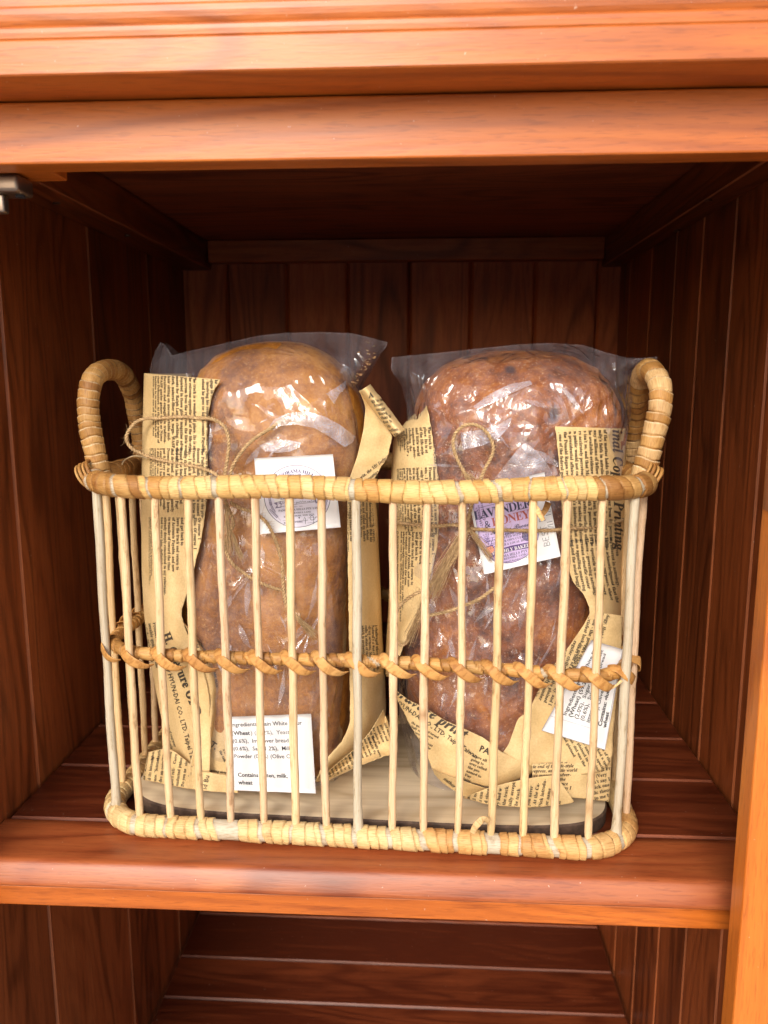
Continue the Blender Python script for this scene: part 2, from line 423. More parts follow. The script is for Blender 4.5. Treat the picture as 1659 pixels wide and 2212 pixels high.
attr_vec(me, 'gco', [(v[0] + 3.3, v[1] * 0.8 + 1.1, v[2] + 7.7) for v in vs]); attr_col(me, 'bcol', [(0.5, 0, 0)] * len(vs))
keep(link('cornice', me, None, [M_WOOD_OUT]), cab)
b = Boards(); b.box((-0.60, 0.602, 0.5705), (0.58, 1.20, 0.586), 0, 0.001, 0.5); b.done('roof_board', M_WOOD_OUT)

def lathe_box(name, lo, hi, bev, mat, parent=cab, seg=3):
    bm = bmesh.new(); bmesh.ops.create_cube(bm, size=1)
    for v in bm.verts: v.co = Vector([(lo[i] + hi[i]) / 2 + v.co[i] * (hi[i] - lo[i]) for i in range(3)])
    bmesh.ops.bevel(bm, geom=bm.edges[:], offset=bev, segments=seg, affect='EDGES', profile=0.5)
    me = bpy.data.meshes.new(name); bm.to_mesh(me); bm.free(); smooth(me)
    return keep(link(name, me, None, [mat]), parent)
# steel latch under the block, upper left
q0 = P(0, 380, 0.495); q1 = P(58, 392, 0.495)
lt = lathe_box('latch', (q0.x - 0.02, 0.491, 0.4735), (q1.x - 0.004, 0.512, 0.4845), 0.0025, M_METAL)
q2 = P(32, 440, 0.50)
a = lathe_box('latch_arm', (q0.x - 0.02, 0.496, 0.4625), (P(14, 420, .5).x, 0.503, 0.4738), 0.0015, M_METAL, lt); a.matrix_parent_inverse = Matrix.Identity(4)
bm = bmesh.new(); bmesh.ops.create_cone(bm, cap_ends=True, segments=24, radius1=0.0032, radius2=0.0026, depth=0.0016)
bmesh.ops.translate(bm, verts=bm.verts, vec=(P(40, 392, .5).x, 0.501, 0.4729))
me = bpy.data.meshes.new('bolt'); bm.to_mesh(me); bm.free()
o = link('bolt', me, lt, [M_INKBLK])
# clear strip on the inner edge of the stile
lathe_box('latch_plate', (0.2047, 0.4735, 0.282), (0.2060, 0.4835, 0.362), 0.0005, M_PLATE)
# countersunk screws in the cleats
for (px, py, side) in ((122, 567 * 0 + 438, 0), (275, 508, 0), (1530, 432, 1), (1462, 497, 1)):
    c = np.array([(px - CX) / FPX, -(py - CY) / FPX, -1.0]); r = CM.T @ c; t = (ZC - CAM[2]) / r[2]; q = CAM + t * r
    bm = bmesh.new(); bmesh.ops.create_cone(bm, cap_ends=True, segments=20, radius1=0.0034, radius2=0.0030, depth=0.0014)
    bmesh.ops.translate(bm, verts=bm.verts, vec=(q[0], q[1], ZC - 0.0005))
    me = bpy.data.meshes.new('screw'); bm.to_mesh(me); bm.free()
    keep(link('screw', me, None, [M_METAL]), cab)

# ------------------------------------------------------------------ basket
BA = radians(-2.1)
BC = Vector((-0.0505, 0.559, 0))
bas = empty('wicker_basket', 'pale rattan basket with two looped handles and open spoke sides, standing on the shelf', 'basket', (BC.x, BC.y + 0.1, 0))
def bl(x, y, z):
    """basket coordinates (x from its middle, y back from its front) to the world"""
    return Vector((BC.x + x * cos(BA) - y * sin(BA), BC.y + x * sin(BA) + y * cos(BA), z))
HW, DP, CR = 0.2125, 0.205, 0.045
def rrect(n=1200, hw=HW, dp=DP, cr=CR):
    """closed rounded rectangle, starting at the front middle, going to +x; returns points and arc length"""
    segs = []
    def line(a, b_): segs.append(('l', a, b_, math.dist(a, b_)))
    def arc(c, a0): segs.append(('a', c, a0, cr * pi / 2))
    line((0, 0), (hw - cr, 0)); arc((hw - cr, cr), -pi / 2); line((hw, cr), (hw, dp - cr)); arc((hw - cr, dp - cr), 0)
    line((hw - cr, dp), (-hw + cr, dp)); arc((-hw + cr, dp - cr), pi / 2); line((-hw, dp - cr), (-hw, cr)); arc((-hw + cr, cr), pi)
    line((-hw + cr, 0), (0, 0))
    tot = sum(s_[3] for s_ in segs)
    pts = []
    for i in range(n):
        s = tot * i / n
        for sg in segs:
            if s <= sg[3] + 1e-12: break
            s -= sg[3]
        if sg[0] == 'l':
            t = s / sg[3]; pts.append((sg[1][0] + (sg[2][0] - sg[1][0]) * t, sg[1][1] + (sg[2][1] - sg[1][1]) * t))
        else:
            a = sg[2] + s / cr; pts.append((sg[1][0] + cr * cos(a), sg[1][1] + cr * sin(a)))
    return np.array(pts), tot

TAN = [(0.66, 0.385, 0.125), (0.71, 0.445, 0.165), (0.60, 0.32, 0.095), (0.74, 0.49, 0.195), (0.68, 0.41, 0.14)]
TAND = [(0.42, 0.215, 0.062), (0.49, 0.265, 0.085), (0.34, 0.160, 0.045), (0.53, 0.305, 0.105)]
WHT = (0.56, 0.495, 0.375)
def wrapped_tube(pts, closed, r0, palette, bw=0.0085, slant=0.004, gaps=(), m=22, ridge=0.0010, edge_light=0.0, seed=1, lump=0.0006, palf=None):
    """tube whose skin is a wound strip: each turn a step in radius with its own tone; gaps: arc positions where the core shows"""
    R = random.Random(seed)
    pts = np.asarray(pts, float); n = len(pts)
    if closed: tang = np.roll(pts, -1, 0) - np.roll(pts, 1, 0)
    else: tang = np.gradient(pts, axis=0)
    tang /= np.linalg.norm(tang, axis=1)[:, None]
    d = np.linalg.norm(np.diff(pts, axis=0), axis=1); s = np.concatenate([[0], np.cumsum(d)]); Ltot = s[-1] + (np.linalg.norm(pts[0] - pts[-1]) if closed else 0)
    # frames
    up = np.array([0, 0, 1.0]) if abs(tang[0][2]) < 0.8 else np.array([1.0, 0, 0])
    N1 = np.zeros_like(pts); prev = np.cross(up, tang[0]); prev /= np.linalg.norm(prev)
    for i in range(n):
        prev = prev - tang[i] * prev.dot(tang[i]); prev /= np.linalg.norm(prev); N1[i] = prev
    N2 = np.cross(tang, N1)
    # bands
    bnd = [-0.01]; cols = []; isgap = []; rr = []; ed = []
    gaps = sorted(gaps)
    while bnd[-1] < Ltot + 0.02:
        wd = bw * R.uniform(0.72, 1.25); nx = bnd[-1] + wd
        gp = next((g_ for g_ in gaps if bnd[-1] <= g_[0] < nx), None)
        pal = palf(bnd[-1]) if palf else palette
        if gp:
            if gp[0] - bnd[-1] > 0.002:
                bnd.append(gp[0]); c0 = R.choice(pal); cols.append(np.array(c0) * R.uniform(.88, 1.08)); isgap.append(0); rr.append(R.uniform(0, 1))
            bnd.append(gp[0] + gp[1]); cols.append(np.array(WHT)); isgap.append(1); rr.append(0)
            gaps = [g_ for g_ in gaps if g_[0] > bnd[-1]]
        else:
            bnd.append(nx); c0 = R.choice(pal); cols.append(np.array(c0) * R.uniform(.88, 1.08)); isgap.append(0); rr.append(R.uniform(0, 1))
    bnd = np.array(bnd)
    th = np.arange(m) / m * 2 * pi
    Sg, Tg = np.meshgrid(s, th, indexing='ij')
    jit = np.array([R.uniform(-0.0006, 0.0006) for _ in range(97)])
    q = Sg + slant * (0.55 + 0.5 * np.sin(Sg * 61 + seed) + 0.4 * np.sin(Sg * 143)) * np.sin(Tg + 0.6) + 0.0005 * np.sin(Tg * 3 + Sg * 90)
    q = np.clip(q, bnd[0] + 1e-6, bnd[-1] - 1e-6)
    idx = np.searchsorted(bnd, q, side='right') - 1
    t = (q - bnd[idx]) / (bnd[idx + 1] - bnd[idx])
    gapm = np.array(isgap)[idx]; rv = np.array(rr)[idx]
    prof_ = np.where(gapm > 0, -0.9, 0.15 + 0.85 * np.clip(t * 1.05, 0, 1) ** 0.7)
    prof_ = np.where((t < 0.085) & (gapm == 0), -1.9, prof_)
    rad = r0 + ridge * prof_ + lump * (rv - 0.5) * (gapm == 0)
    V = pts[:, None, :] + rad[..., None] * (np.cos(Tg)[..., None] * N1[:, None, :] + np.sin(Tg)[..., None] * N2[:, None, :])
    C = np.array(cols)[idx]
    if edge_light > 0:
        e = np.clip(1 - np.abs(t - 0.95) / 0.09, 0, 1)[..., None] * edge_light * (gapm == 0)[..., None]
        C = C * (1 - e) + np.array([0.86, 0.74, 0.50]) * e
    UV = np.stack([Sg, Tg * r0, idx * 0.37], -1)
    F = []
    top = n if closed else n - 1
    for i in range(top):
        i2 = (i + 1) % n
        for j in range(m):
            j2 = (j + 1) % m
            F.append((i * m + j, i * m + j2, i2 * m + j2, i2 * m + j))
    if not closed:
        F.append(list(range(m))); F.append([(n - 1) * m + j for j in range(m)][::-1])
    return V.reshape(-1, 3), F, C.reshape(-1, 3), UV.reshape(-1, 3)

def cane_mesh(name, parts, mat, parent):
    V, F, C, U = [], [], [], []
    for (v, f, c, u) in parts:
        o = sum(len(x) for x in V); V.append(np.asarray(v)); F += [tuple(i + o for i in ff) for ff in f]; C.append(np.asarray(c)); U.append(np.asarray(u))
    V = np.concatenate(V); C = np.concatenate(C); U = np.concatenate(U)
    me = mesh_np(name, V, F); attr_col(me, 'bcol', C); attr_vec(me, 'wuv', U)
    bm = bmesh.new(); bm.from_mesh(me); bmesh.ops.recalc_face_normals(bm, faces=bm.faces); bm.to_mesh(me); bm.free()
    o = link(name, me, None, [mat]); keep(o, parent); return o

def path3(z, n, **kw):
    p, tot = rrect(n, **kw)
    return np.array([tuple(bl(x, y, z(x, y) if callable(z) else z)) for x, y in p]), tot

# spokes: x positions along the front in world terms
front_x = [-0.2529, -0.2273, -0.2014, -0.1762, -0.1521, -0.1254, -0.1005, -0.0762, -0.0509, -0.0244, 0.0005, 0.0263, 0.0513, 0.0758, 0.0994, 0.1248, 0.1483]
prr, LT = rrect(2400)
sarr = np.arange(2400) / 2400 * LT
def s_front(xloc):
    f = [i for i in range(2400) if prr[i][1] < CR * 0.9]
    return sarr[min(f, key=lambda i: abs(prr[i][0] - xloc))]
sp_s = []; white = set()
for i, x in enumerate(front_x):
    sp_s.append(s_front(x - BC.x)); 
    if i in (0, 8, 16): white.add(len(sp_s) - 1)
nfront = len(sp_s)
# sides and back, evenly spaced
s0 = s_front(front_x[-1] - BC.x); s1 = s_front(front_x[0] - BC.x)
s = s0 + 0.029
while s < s1 - 0.018:
    sp_s.append(s); s += 0.0262
ZR = 0.282; RR = 0.0082
def rim_z(x, y): return ZR + 0.0025 * (x / HW) ** 2 - 0.0015 * sin(x * 30)
gl_ = [((s_ - 0.0032) % LT, 0.0036 if (i % 4 == 0 or i in white) else 0.0014) for i, s_ in enumerate(sp_s) if i < nfront and (i in white or random.random() < 0.8)]
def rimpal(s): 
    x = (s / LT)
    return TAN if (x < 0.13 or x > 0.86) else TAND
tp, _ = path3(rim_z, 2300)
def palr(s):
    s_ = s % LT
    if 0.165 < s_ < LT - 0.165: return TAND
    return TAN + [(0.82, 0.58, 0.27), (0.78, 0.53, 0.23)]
gapt = sorted([g_ for g_ in gl_])
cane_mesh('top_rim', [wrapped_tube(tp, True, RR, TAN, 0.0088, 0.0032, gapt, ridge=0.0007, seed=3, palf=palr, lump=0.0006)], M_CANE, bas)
gb = sorted([((s_ - 0.0035 - (0.006 if i == 4 else 0)) % LT, random.choice([0.0035, 0.0045, 0.0035, 0.002]) + (0.012 if i == 4 else 0) + (0.006 if i == 12 else 0)) for i, s_ in enumerate(sp_s) if i < nfront])
bp_, _ = path3(0.0092, 2300)
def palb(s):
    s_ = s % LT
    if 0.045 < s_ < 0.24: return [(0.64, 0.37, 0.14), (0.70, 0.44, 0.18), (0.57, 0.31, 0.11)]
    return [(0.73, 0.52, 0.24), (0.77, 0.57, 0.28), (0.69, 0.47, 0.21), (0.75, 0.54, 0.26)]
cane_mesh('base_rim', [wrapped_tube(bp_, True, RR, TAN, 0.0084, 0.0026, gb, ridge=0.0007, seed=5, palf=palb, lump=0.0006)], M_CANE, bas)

def rod(pts, r, col, m=10, taper=None, seed=0, flat=0.0):
    R = random.Random(seed)
    pts = np.asarray(pts, float); n = len(pts)
    tang = np.gradient(pts, axis=0); tang /= np.linalg.norm(tang, axis=1)[:, None]
    up = np.array([1.0, 0, 0]) if abs(tang[0][2]) > 0.7 else np.array([0, 0, 1.0])
    prev = np.cross(up, tang[0]); prev /= np.linalg.norm(prev)
    V = []; U = []
    s = np.concatenate([[0], np.cumsum(np.linalg.norm(np.diff(pts, axis=0), axis=1))]); off = R.uniform(0, 50)
    for i in range(n):
        prev = prev - tang[i] * prev.dot(tang[i]); prev /= np.linalg.norm(prev); b2 = np.cross(tang[i], prev)
        rr = r[i] if hasattr(r, '__len__') else r
        for j in range(m):
            a = 2 * pi * j / m; rj = rr * (1 + flat * abs(cos(2 * a + off)))
            V.append(pts[i] + rj * (cos(a) * prev + sin(a) * b2)); U.append((s[i] + off, a * rr + off, 0))
    F = [(i * m + j, i * m + (j + 1) % m, (i + 1) * m + (j + 1) % m, (i + 1) * m + j) for i in range(n - 1) for j in range(m)]
    F.append(list(range(m))); F.append([(n - 1) * m + j for j in range(m)][::-1])
    return np.array(V), F, np.tile(np.array(col), (len(V), 1)), np.array(U)

def ppos(s):
    i = (s % LT) / LT * 2400; i0 = int(i) % 2400; f = i - int(i); a = prr[i0]; b_ = prr[(i0 + 1) % 2400]
    return a + (b_ - a) * f
for i, s_ in enumerate(sp_s):
    x, y = ppos(s_)
    wh = i in white
    R = random.Random(i + 11)
    zs = np.linspace(0.008, ZR - 0.002, 40)
    bow = R.uniform(-0.0012, 0.0012); dx1 = R.uniform(-0.0010, 0.0010)
    cxn, cyn = (0 - x), (DP / 2 - y); nn = sqrt(cxn ** 2 + cyn ** 2)
    ins = 0.0028 if not wh else 0.0
    pts = []
    for z in zs:
        t = (z - zs[0]) / (zs[-1] - zs[0])
        ox = bow * sin(pi * t) + dx1 * t + 0.0003 * sin(t * 17 + i)
        pts.append(tuple(bl(x + ox, y + ins * (1 if y < DP / 2 else -1) * 0.4 - 0.0012 * sin(pi * t) * (1 if i < nfront else 0), z)))
    rbase = 0.0034 if wh else R.uniform(0.0027, 0.0031)
    rad = [rbase * (1 + 0.05 * sin(t * 9 + i) + 0.04 * R.uniform(-1, 1)) for t in np.linspace(0, 1, 40)]
    if wh: rad[:3] = [rbase * 1.5, rbase * 1.3, rbase * 1.12]
    col = WHT if wh else tuple(np.array((0.79, 0.57, 0.33)) * R.uniform(0.88, 1.04) + np.array((0, 0, R.uniform(-0.03, 0.05))))
    if not wh:
        for nd in range(R.choice([0, 1, 1, 2])):
            kn_ = R.randrange(4, 36); rad[kn_] *= 1.10; rad[kn_ - 1] *= 0.97
        rad[0] *= 0.6; rad[1] *= 0.85
    v_, f_, c_, u_ = rod(pts, rad, col, 12, seed=i, flat=0 if wh else 0.07)
    tt_ = np.repeat(np.arange(40), 12) / 39.0
    sh = 1 + 0.06 * np.sin(tt_ * R.uniform(5, 12) + i)
    if not wh:
        for _ in range(3):
            c0_, a0_ = R.random(), R.uniform(0.2, 0.5)
            sh = sh - a0_ * np.exp(-((tt_ - c0_) / R.uniform(0.008, 0.03)) ** 2) * (np.cos(np.tile(np.arange(12), 40) * 2 * pi / 12 + R.uniform(0, 6)) > 0.4)
    c_ = c_ * sh[:, None] ** np.array([[0.8, 1.0, 1.25]])
    cane_mesh('post' if wh else 'spoke', [(v_, f_, c_, u_)], M_SPOKE, bas)

# middle ring: wound rod just inside the spokes with a strap laid across each spoke
RZ = 0.1485
def ring_z(x, y): return RZ + 0.0016 * sin(x * 19 + 1) - 0.004 * (x / HW) + 0.0
mp, mt = path3(ring_z, 2100, hw=HW - 0.0072, dp=DP, cr=CR - 0.004)
mp = mp + 0
for i_ in range(len(mp)):
    pass
def inner_path():
    p, tot = rrect(2100, HW - 0.0072, DP - 0.0144, CR - 0.0072)
    return np.array([tuple(bl(x, y + 0.0072, ring_z(x, y))) for x, y in p]), tot
mp, mt = inner_path()
parts = [wrapped_tube(mp, True, 0.0044, TAND, 0.0090, 0.0042, [(mt * g_ / 9.0 + 0.01, 0.003) for g_ in range(8)], ridge=0.0010, seed=8, m=16,
                      palf=lambda s: TAND + TAN[2:3])]
def ribbon(ctrl, widths, thick, col, seed, nseg=26):
    """a curved flat strap; ctrl: list of (point, outward normal)"""
    R = random.Random(seed)
    P_ = [Vector(c[0]) for c in ctrl]; Nn = [Vector(c[1]).normalized() for c in ctrl]
    def cr_(t, arr):
        t = t * (len(arr) - 1); i = min(int(t), len(arr) - 2); f = t - i
        p0 = arr[max(i - 1, 0)]; p1 = arr[i]; p2 = arr[i + 1]; p3 = arr[min(i + 2, len(arr) - 1)]
        return 0.5 * ((2 * p1) + (p2 - p0) * f + (2 * p0 - 5 * p1 + 4 * p2 - p3) * f * f + (3 * p1 - p0 - 3 * p2 + p3) * f ** 3)
    V, F, U = [], [], []
    K = 7
    for i in range(nseg + 1):
        t = i / nseg; c = cr_(t, P_); d_ = (cr_(min(t + 0.02, 1), P_) - cr_(max(t - 0.02, 0), P_)).normalized(); nrm = cr_(t, Nn).normalized()
        side = d_.cross(nrm).normalized(); nrm = side.cross(d_)
        wdt = np.interp(t, np.linspace(0, 1, len(widths)), widths)
        for k_ in range(K):
            a = (k_ / (K - 1) - 0.5); off = side * (a * wdt) - nrm * (abs(a) ** 2 * wdt * 0.10)
            V.append(tuple(c + off)); U.append((t * 0.03 + seed, a * 0.009, seed * .3))
        for k_ in range(K):
            a = (k_ / (K - 1) - 0.5); off = side * (a * wdt) - nrm * (abs(a) ** 2 * wdt * 0.10 + thick)
            V.append(tuple(c + off)); U.append((t * 0.03 + seed, a * 0.009, seed * .3))
    W = 2 * K
    for i in range(nseg):
        for k_ in range(K - 1):
            F.append((i * W + k_, i * W + k_ + 1, (i + 1) * W + k_ + 1, (i + 1) * W + k_))
            F.append((i * W + K + k_ + 1, i * W + K + k_, (i + 1) * W + K + k_, (i + 1) * W + K + k_ + 1))
        F.append((i * W, (i + 1) * W, (i + 1) * W + K, i * W + K)); F.append((i * W + K - 1, i * W + W - 1, (i + 1) * W + W - 1, (i + 1) * W + K - 1))
    # U: x along the strap -> swap so that the fine lines run across it
    U = [(u[1] * 1.0, u[0] * 0.25, u[2]) for u in U]
    return np.array(V), F, np.tile(np.array(col), (len(V), 1)), np.array(U)
for i, s_ in enumerate(sp_s):
    x, y = ppos(s_); z = ring_z(x, y)
    e = 0.004
    x2, y2 = ppos(s_ + e); x1, y1 = ppos(s_ - e)
    T = np.array([x2 - x1, y2 - y1]); T /= np.linalg.norm(T); O = np.array([T[1], -T[0]])
    def W_(a, o, dz):
        xx, yy = ppos(s_ + a); xa, ya = ppos(s_ + a + e); xb, yb = ppos(s_ + a - e)
        t_ = np.array([xa - xb, ya - yb]); t_ /= np.linalg.norm(t_); o_ = np.array([t_[1], -t_[0]])
        n_ = bl(xx + o_[0], yy + o_[1], 0) - bl(xx, yy, 0)
        return bl(xx + o_[0] * o, yy + o_[1] * o, z + dz), n_
    R = random.Random(i * 3 + 1)
    j = lambda a_: R.uniform(-a_, a_)
    seq = [(-0.0105, -0.0085, 0.0052, (0, 0, 1)), (-0.0068, -0.0026, 0.0062, (0, 0, .8)), (-0.0022, 0.0036, 0.0026 + j(.0006), None), (0.0030, 0.0044, -0.0018 + j(.0006), None),
           (0.0085, 0.0034, -0.0058, (0, 0, -.15)), (0.0135, 0.0006, -0.0080, (0, 0, -.5)), (0.0180, -0.0030, -0.0076, (0, 0, -1.2))]
    ctrl = []
    for a_, o_, dz, ex in seq:
        p_, n_ = W_(a_ + j(.0004), o_, dz)
        n_ = Vector(n_)
        if ex: n_ = n_ + Vector(ex)
        ctrl.append((p_, n_))
    base = random.choice([(0.56, 0.285, 0.085), (0.62, 0.34, 0.115), (0.50, 0.24, 0.07), (0.60, 0.31, 0.095)])
    parts.append(ribbon(ctrl, [0.005, 0.0070, 0.0080, 0.0082, 0.0072, 0.0054, 0.0022], 0.0005, np.array(base) * R.uniform(0.9, 1.05), i + 1))
cane_mesh('middle_ring', parts, M_CANE, bas)

# handles: arches over the short sides
def arch(pts, n=420):
    pts = [Vector(p) for p in pts]; out = []
    for i in range(n):
        t = i / (n - 1) * (len(pts) - 1); k_ = min(int(t), len(pts) - 2); f = t - k_
        p0 = pts[max(k_ - 1, 0)]; p1 = pts[k_]; p2 = pts[k_ + 1]; p3 = pts[min(k_ + 2, len(pts) - 1)]
        out.append(tuple(0.5 * ((2 * p1) + (p2 - p0) * f + (2 * p0 - 5 * p1 + 4 * p2 - p3) * f * f + (3 * p1 - p0 - 3 * p2 + p3) * f ** 3)))
    return np.array(out)
def onpix(l): return [P(a, b_, Y) for a, b_, Y in l]
hl = onpix([(217, 1035, 0.600), (207, 985, 0.602), (194, 920, 0.606), (191, 860, 0.612), (203, 815, 0.622), (232, 799, 0.645), (264, 808, 0.675), (286, 850, 0.700), (296, 900, 0.712), (305, 950, 0.720), (311, 1000, 0.722)])
cane_mesh('handle', [wrapped_tube(arch(hl), False, 0.0079, TAND, 0.0062, 0.0010, [], ridge=0.0008, edge_light=0.8, seed=21, m=20, lump=0.0005)], M_CANE, bas)
hr = onpix([(1385, 1035, 0.596), (1397, 1000, 0.596), (1412, 940, 0.598), (1426, 880, 0.602), (1425, 830, 0.610), (1405, 800, 0.625), (1388, 812, 0.645), (1380, 850, 0.665), (1374, 900, 0.685), (1366, 960, 0.700), (1358, 1010, 0.705)])
cane_mesh('handle', [wrapped_tube(arch(hr), False, 0.0080, TAND, 0.0084, 0.0014, [], ridge=0.0010, edge_light=0.7, seed=22, m=20, lump=0.0008,
                     palf=lambda s: TAND + [(0.66, 0.43, 0.20), (0.70, 0.47, 0.22)])], M_CANE, bas)
# extra turns of strip where the handles meet the rim
def lashing(px, py, Y, ang, seed, n=4):
    out = []
    c = P(px, py, Y)
    for k_ in range(n):
        pts = []
        for i in range(40):
            a = 2 * pi * i / 39
            q = Vector((cos(ang) * 0.0030 * (k_ - n / 2) * 1.1, 0, sin(ang) * 0.0030 * (k_ - n / 2)))
            ca, sa = cos(a) * 0.0092, sin(a) * 0.0092
            pts.append(tuple(c + q + Vector((-sin(ang) * ca, sa, cos(ang) * ca))))
        out.append(rod(pts, 0.0011 + 0.0004 * (k_ % 2), np.array(TAND[(seed + k_) % 4]), 6, seed=seed + k_))
    return out
cane_mesh('lashing', lashing(196, 1022, 0.592, 0.5, 3), M_CANE, bas)
cane_mesh('lashing', lashing(1404, 1030, 0.590, -0.6, 5), M_CANE, bas)
# loose strip ends
def tag_end(pts, wd, col, seed):
    c = [(P(*p), Vector((0, -1, 0.2))) for p in pts]
    return ribbon(c, wd, 0.0007, np.array(col), seed, 14)
cane_mesh('strip_end', [tag_end([(1020, 1800, 0.541), (1030, 1782, 0.540), (1045, 1770, 0.542), (1058, 1776, 0.546)], [0.004, 0.0052, 0.005, 0.003], (0.62, 0.42, 0.20), 51)], M_CANE, bas)
cane_mesh('strip_end', [tag_end([(1185, 1085, 0.575), (1178, 1102, 0.570), (1166, 1118, 0.566)], [0.005, 0.0042, 0.003], (0.45, 0.26, 0.10), 52)], M_CANE, bas)
cane_mesh('strip_end', [tag_end([(1152, 1090, 0.556), (1162, 1104, 0.553), (1174, 1124, 0.552)], [0.004, 0.004, 0.003], (0.72, 0.47, 0.20), 53)], M_CANE, bas)
cane_mesh('strip_end', [tag_end([(1343, 1470, 0.556), (1330, 1482, 0.556), (1312, 1492, 0.557)], [0.002, 0.0016, 0.001], (0.72, 0.50, 0.24), 54)], M_CANE, bas)
th_ = rod(arch(onpix([(262, 1010, 0.64), (268, 995, 0.64), (290, 985, 0.64), (318, 990, 0.64), (330, 1005, 0.64)]), 30), 0.0006, (0.72, 0.60, 0.38), 6)
cane_mesh('loose_strand', [th_], M_SPOKE, bas)

# ------------------------------------------------------------------ board inside the basket
def slab():
    bm = bmesh.new()
    n = 120; top = []; bot = []; mid = []
    cx, cy = -0.049, 0.668; a, b_ = 0.2020, 0.0915
    for i in range(n):
        t = 2 * pi * i / n
        ex = 2 / 5.0
        x = cx + a * abs(cos(t)) ** ex * (1 if cos(t) > 0 else -1) * (1 + 0.004 * sin(3 * t))
        y = cy + b_ * abs(sin(t)) ** ex * (1 if sin(t) > 0 else -1) * (1 + 0.012 * sin(2 * t + 1))
        y -= (x - cx) * 0.035
        top.append(bm.verts.new((x, y, 0.0130))); mid.append(bm.verts.new((x + (x - cx) * 0.006, y + (y - cy) * 0.012, 0.0115))); bot.append(bm.verts.new((x + (x - cx) * .004, y + (y - cy) * .01, 0.0006)))
    f = bm.faces.new(top); f.material_index = 0
    for i in range(n):
        j = (i + 1) % n
        f = bm.faces.new((mid[i], mid[j], top[j], top[i])); f.material_index = 1
        f = bm.faces.new((bot[i], bot[j], mid[j], mid[i])); f.material_index = 1
    bm.faces.new(bot[::-1]).material_index = 1
    bmesh.ops.recalc_face_normals(bm, faces=bm.faces)
    me = bpy.data.meshes.new('wooden_board'); bm.to_mesh(me); bm.free()
    return me
o = link('wooden_board', slab(), None, [M_BOARD, M_BARK])
o['label'] = 'pale oval wooden board with dark bark edge lying in the bottom of the basket'; o['category'] = 'wooden board'

# ------------------------------------------------------------------ loaves
def fb(x, y, z, o=3, sc=1.0):
    return noise.fractal(Vector((x * sc, y * sc, z * sc)), 0.6, 2.0, o)

class Loaf:
    def __init__(s, rows, Yc, hb, ex, bumps, seed):
        """rows: (y, xl, xr) silhouette in the photograph at depth Yc"""
        zs, xl, xr = [], [], []
        for (y, a, b_) in rows:
            p, q = P(a, y, Yc), P(b_, y, Yc); zs.append((p.z + q.z) / 2); xl.append(p.x); xr.append(q.x)
        i = np.argsort(zs); s.z = np.array(zs)[i]; s.xl = np.array(xl)[i]; s.xr = np.array(xr)[i]
        s.Yc, s.hb, s.ex, s.b, s.seed = Yc, hb, ex, bumps, seed
    def row(s, z):
        a, b_ = np.interp(z, s.z, s.xl), np.interp(z, s.z, s.xr)
        return (a + b_) / 2, (b_ - a) / 2
    def depth(s, z):
        t = np.clip((z - s.z[0]) / (s.z[-1] - s.z[0]), 0, 1)
        e = min(1, (max(t, 0) / 0.09)) ; g_ = min(1, (1 - t) / 0.16)
        return s.hb * (1 - (1 - e) ** 2.4) ** 0.5 * (1 - (1 - g_) ** 2.2) ** 0.5
    def front(s, x, z):
        cx, hw = s.row(z); u = abs((x - cx) / max(hw, 1e-4))
        if u >= 1: return s.Yc
        return s.Yc - s.depth(z) * (1 - u ** s.ex) ** (1 / s.ex)
    def disp(s, x, y, z):
        return s.b * (fb(x, y, z + s.seed, 3, 22) * 0.6 + fb(x, y, z + s.seed, 2, 60) * 0.22)
    def front_arr(s, x, z):
        """depth of the crust, arrays"""
        a, b_ = np.interp(z, s.z, s.xl), np.interp(z, s.z, s.xr); cx, hw = (a + b_) / 2, (b_ - a) / 2
        t = np.clip((z - s.z[0]) / (s.z[-1] - s.z[0]), 0, 1)
        e = np.minimum(1, t / 0.09); g_ = np.minimum(1, (1 - t) / 0.16)
        dp_ = s.hb * np.sqrt(1 - (1 - e) ** 2.4) * np.sqrt(1 - (1 - g_) ** 2.2)
        u = np.minimum(np.abs(x - cx) / np.maximum(hw, 1e-4), 1)
        return s.Yc - dp_ * (1 - u ** s.ex) ** (1 / s.ex)
    def mesh(s, nz=150, nt=150):
        V, F = [], []
        tt = (1 - np.cos(np.linspace(0, pi, nz))) / 2
        for i in range(nz):
            z = s.z[0] + (s.z[-1] - s.z[0]) * (tt[i] * 0.998 + 0.001)
            cx, hw = s.row(z); dp_ = s.depth(z)
            for j in range(nt):
                a = 2 * pi * j / nt; ca, sa = cos(a), sin(a)
                x = cx + hw * abs(ca) ** (2 / s.ex) * (1 if ca > 0 else -1); y = s.Yc + dp_ * abs(sa) ** (2 / s.ex) * (1 if sa > 0 else -1)
                nx, ny = ca, sa
                d_ = s.disp(x, y, z)
                V.append((x + nx * d_, y + ny * d_, z + d_ * 0.2))
        for i in range(nz - 1):
            for j in range(nt):
                j2 = (j + 1) % nt
                F.append((i * nt + j, i * nt + j2, (i + 1) * nt + j2, (i + 1) * nt + j))
        F.append(list(range(nt))[::-1]); F.append([(nz - 1) * nt + j for j in range(nt)])
        return mesh_np('bread_loaf', V, F)
L1 = Loaf([(737, 585, 618), (742, 548, 656), (752, 512, 684), (770, 475, 716), (800, 444, 750), (850, 428, 775), (900, 423, 788), (950, 422, 792), (1000, 421, 790), (1060, 420, 783),
           (1120, 415, 777), (1200, 405, 769), (1300, 394, 765), (1400, 392, 762), (1500, 394, 758), (1580, 402, 754), (1630, 416, 745), (1650, 442, 725)], 0.664, 0.061, 2.9, 0.0024, 1.3)
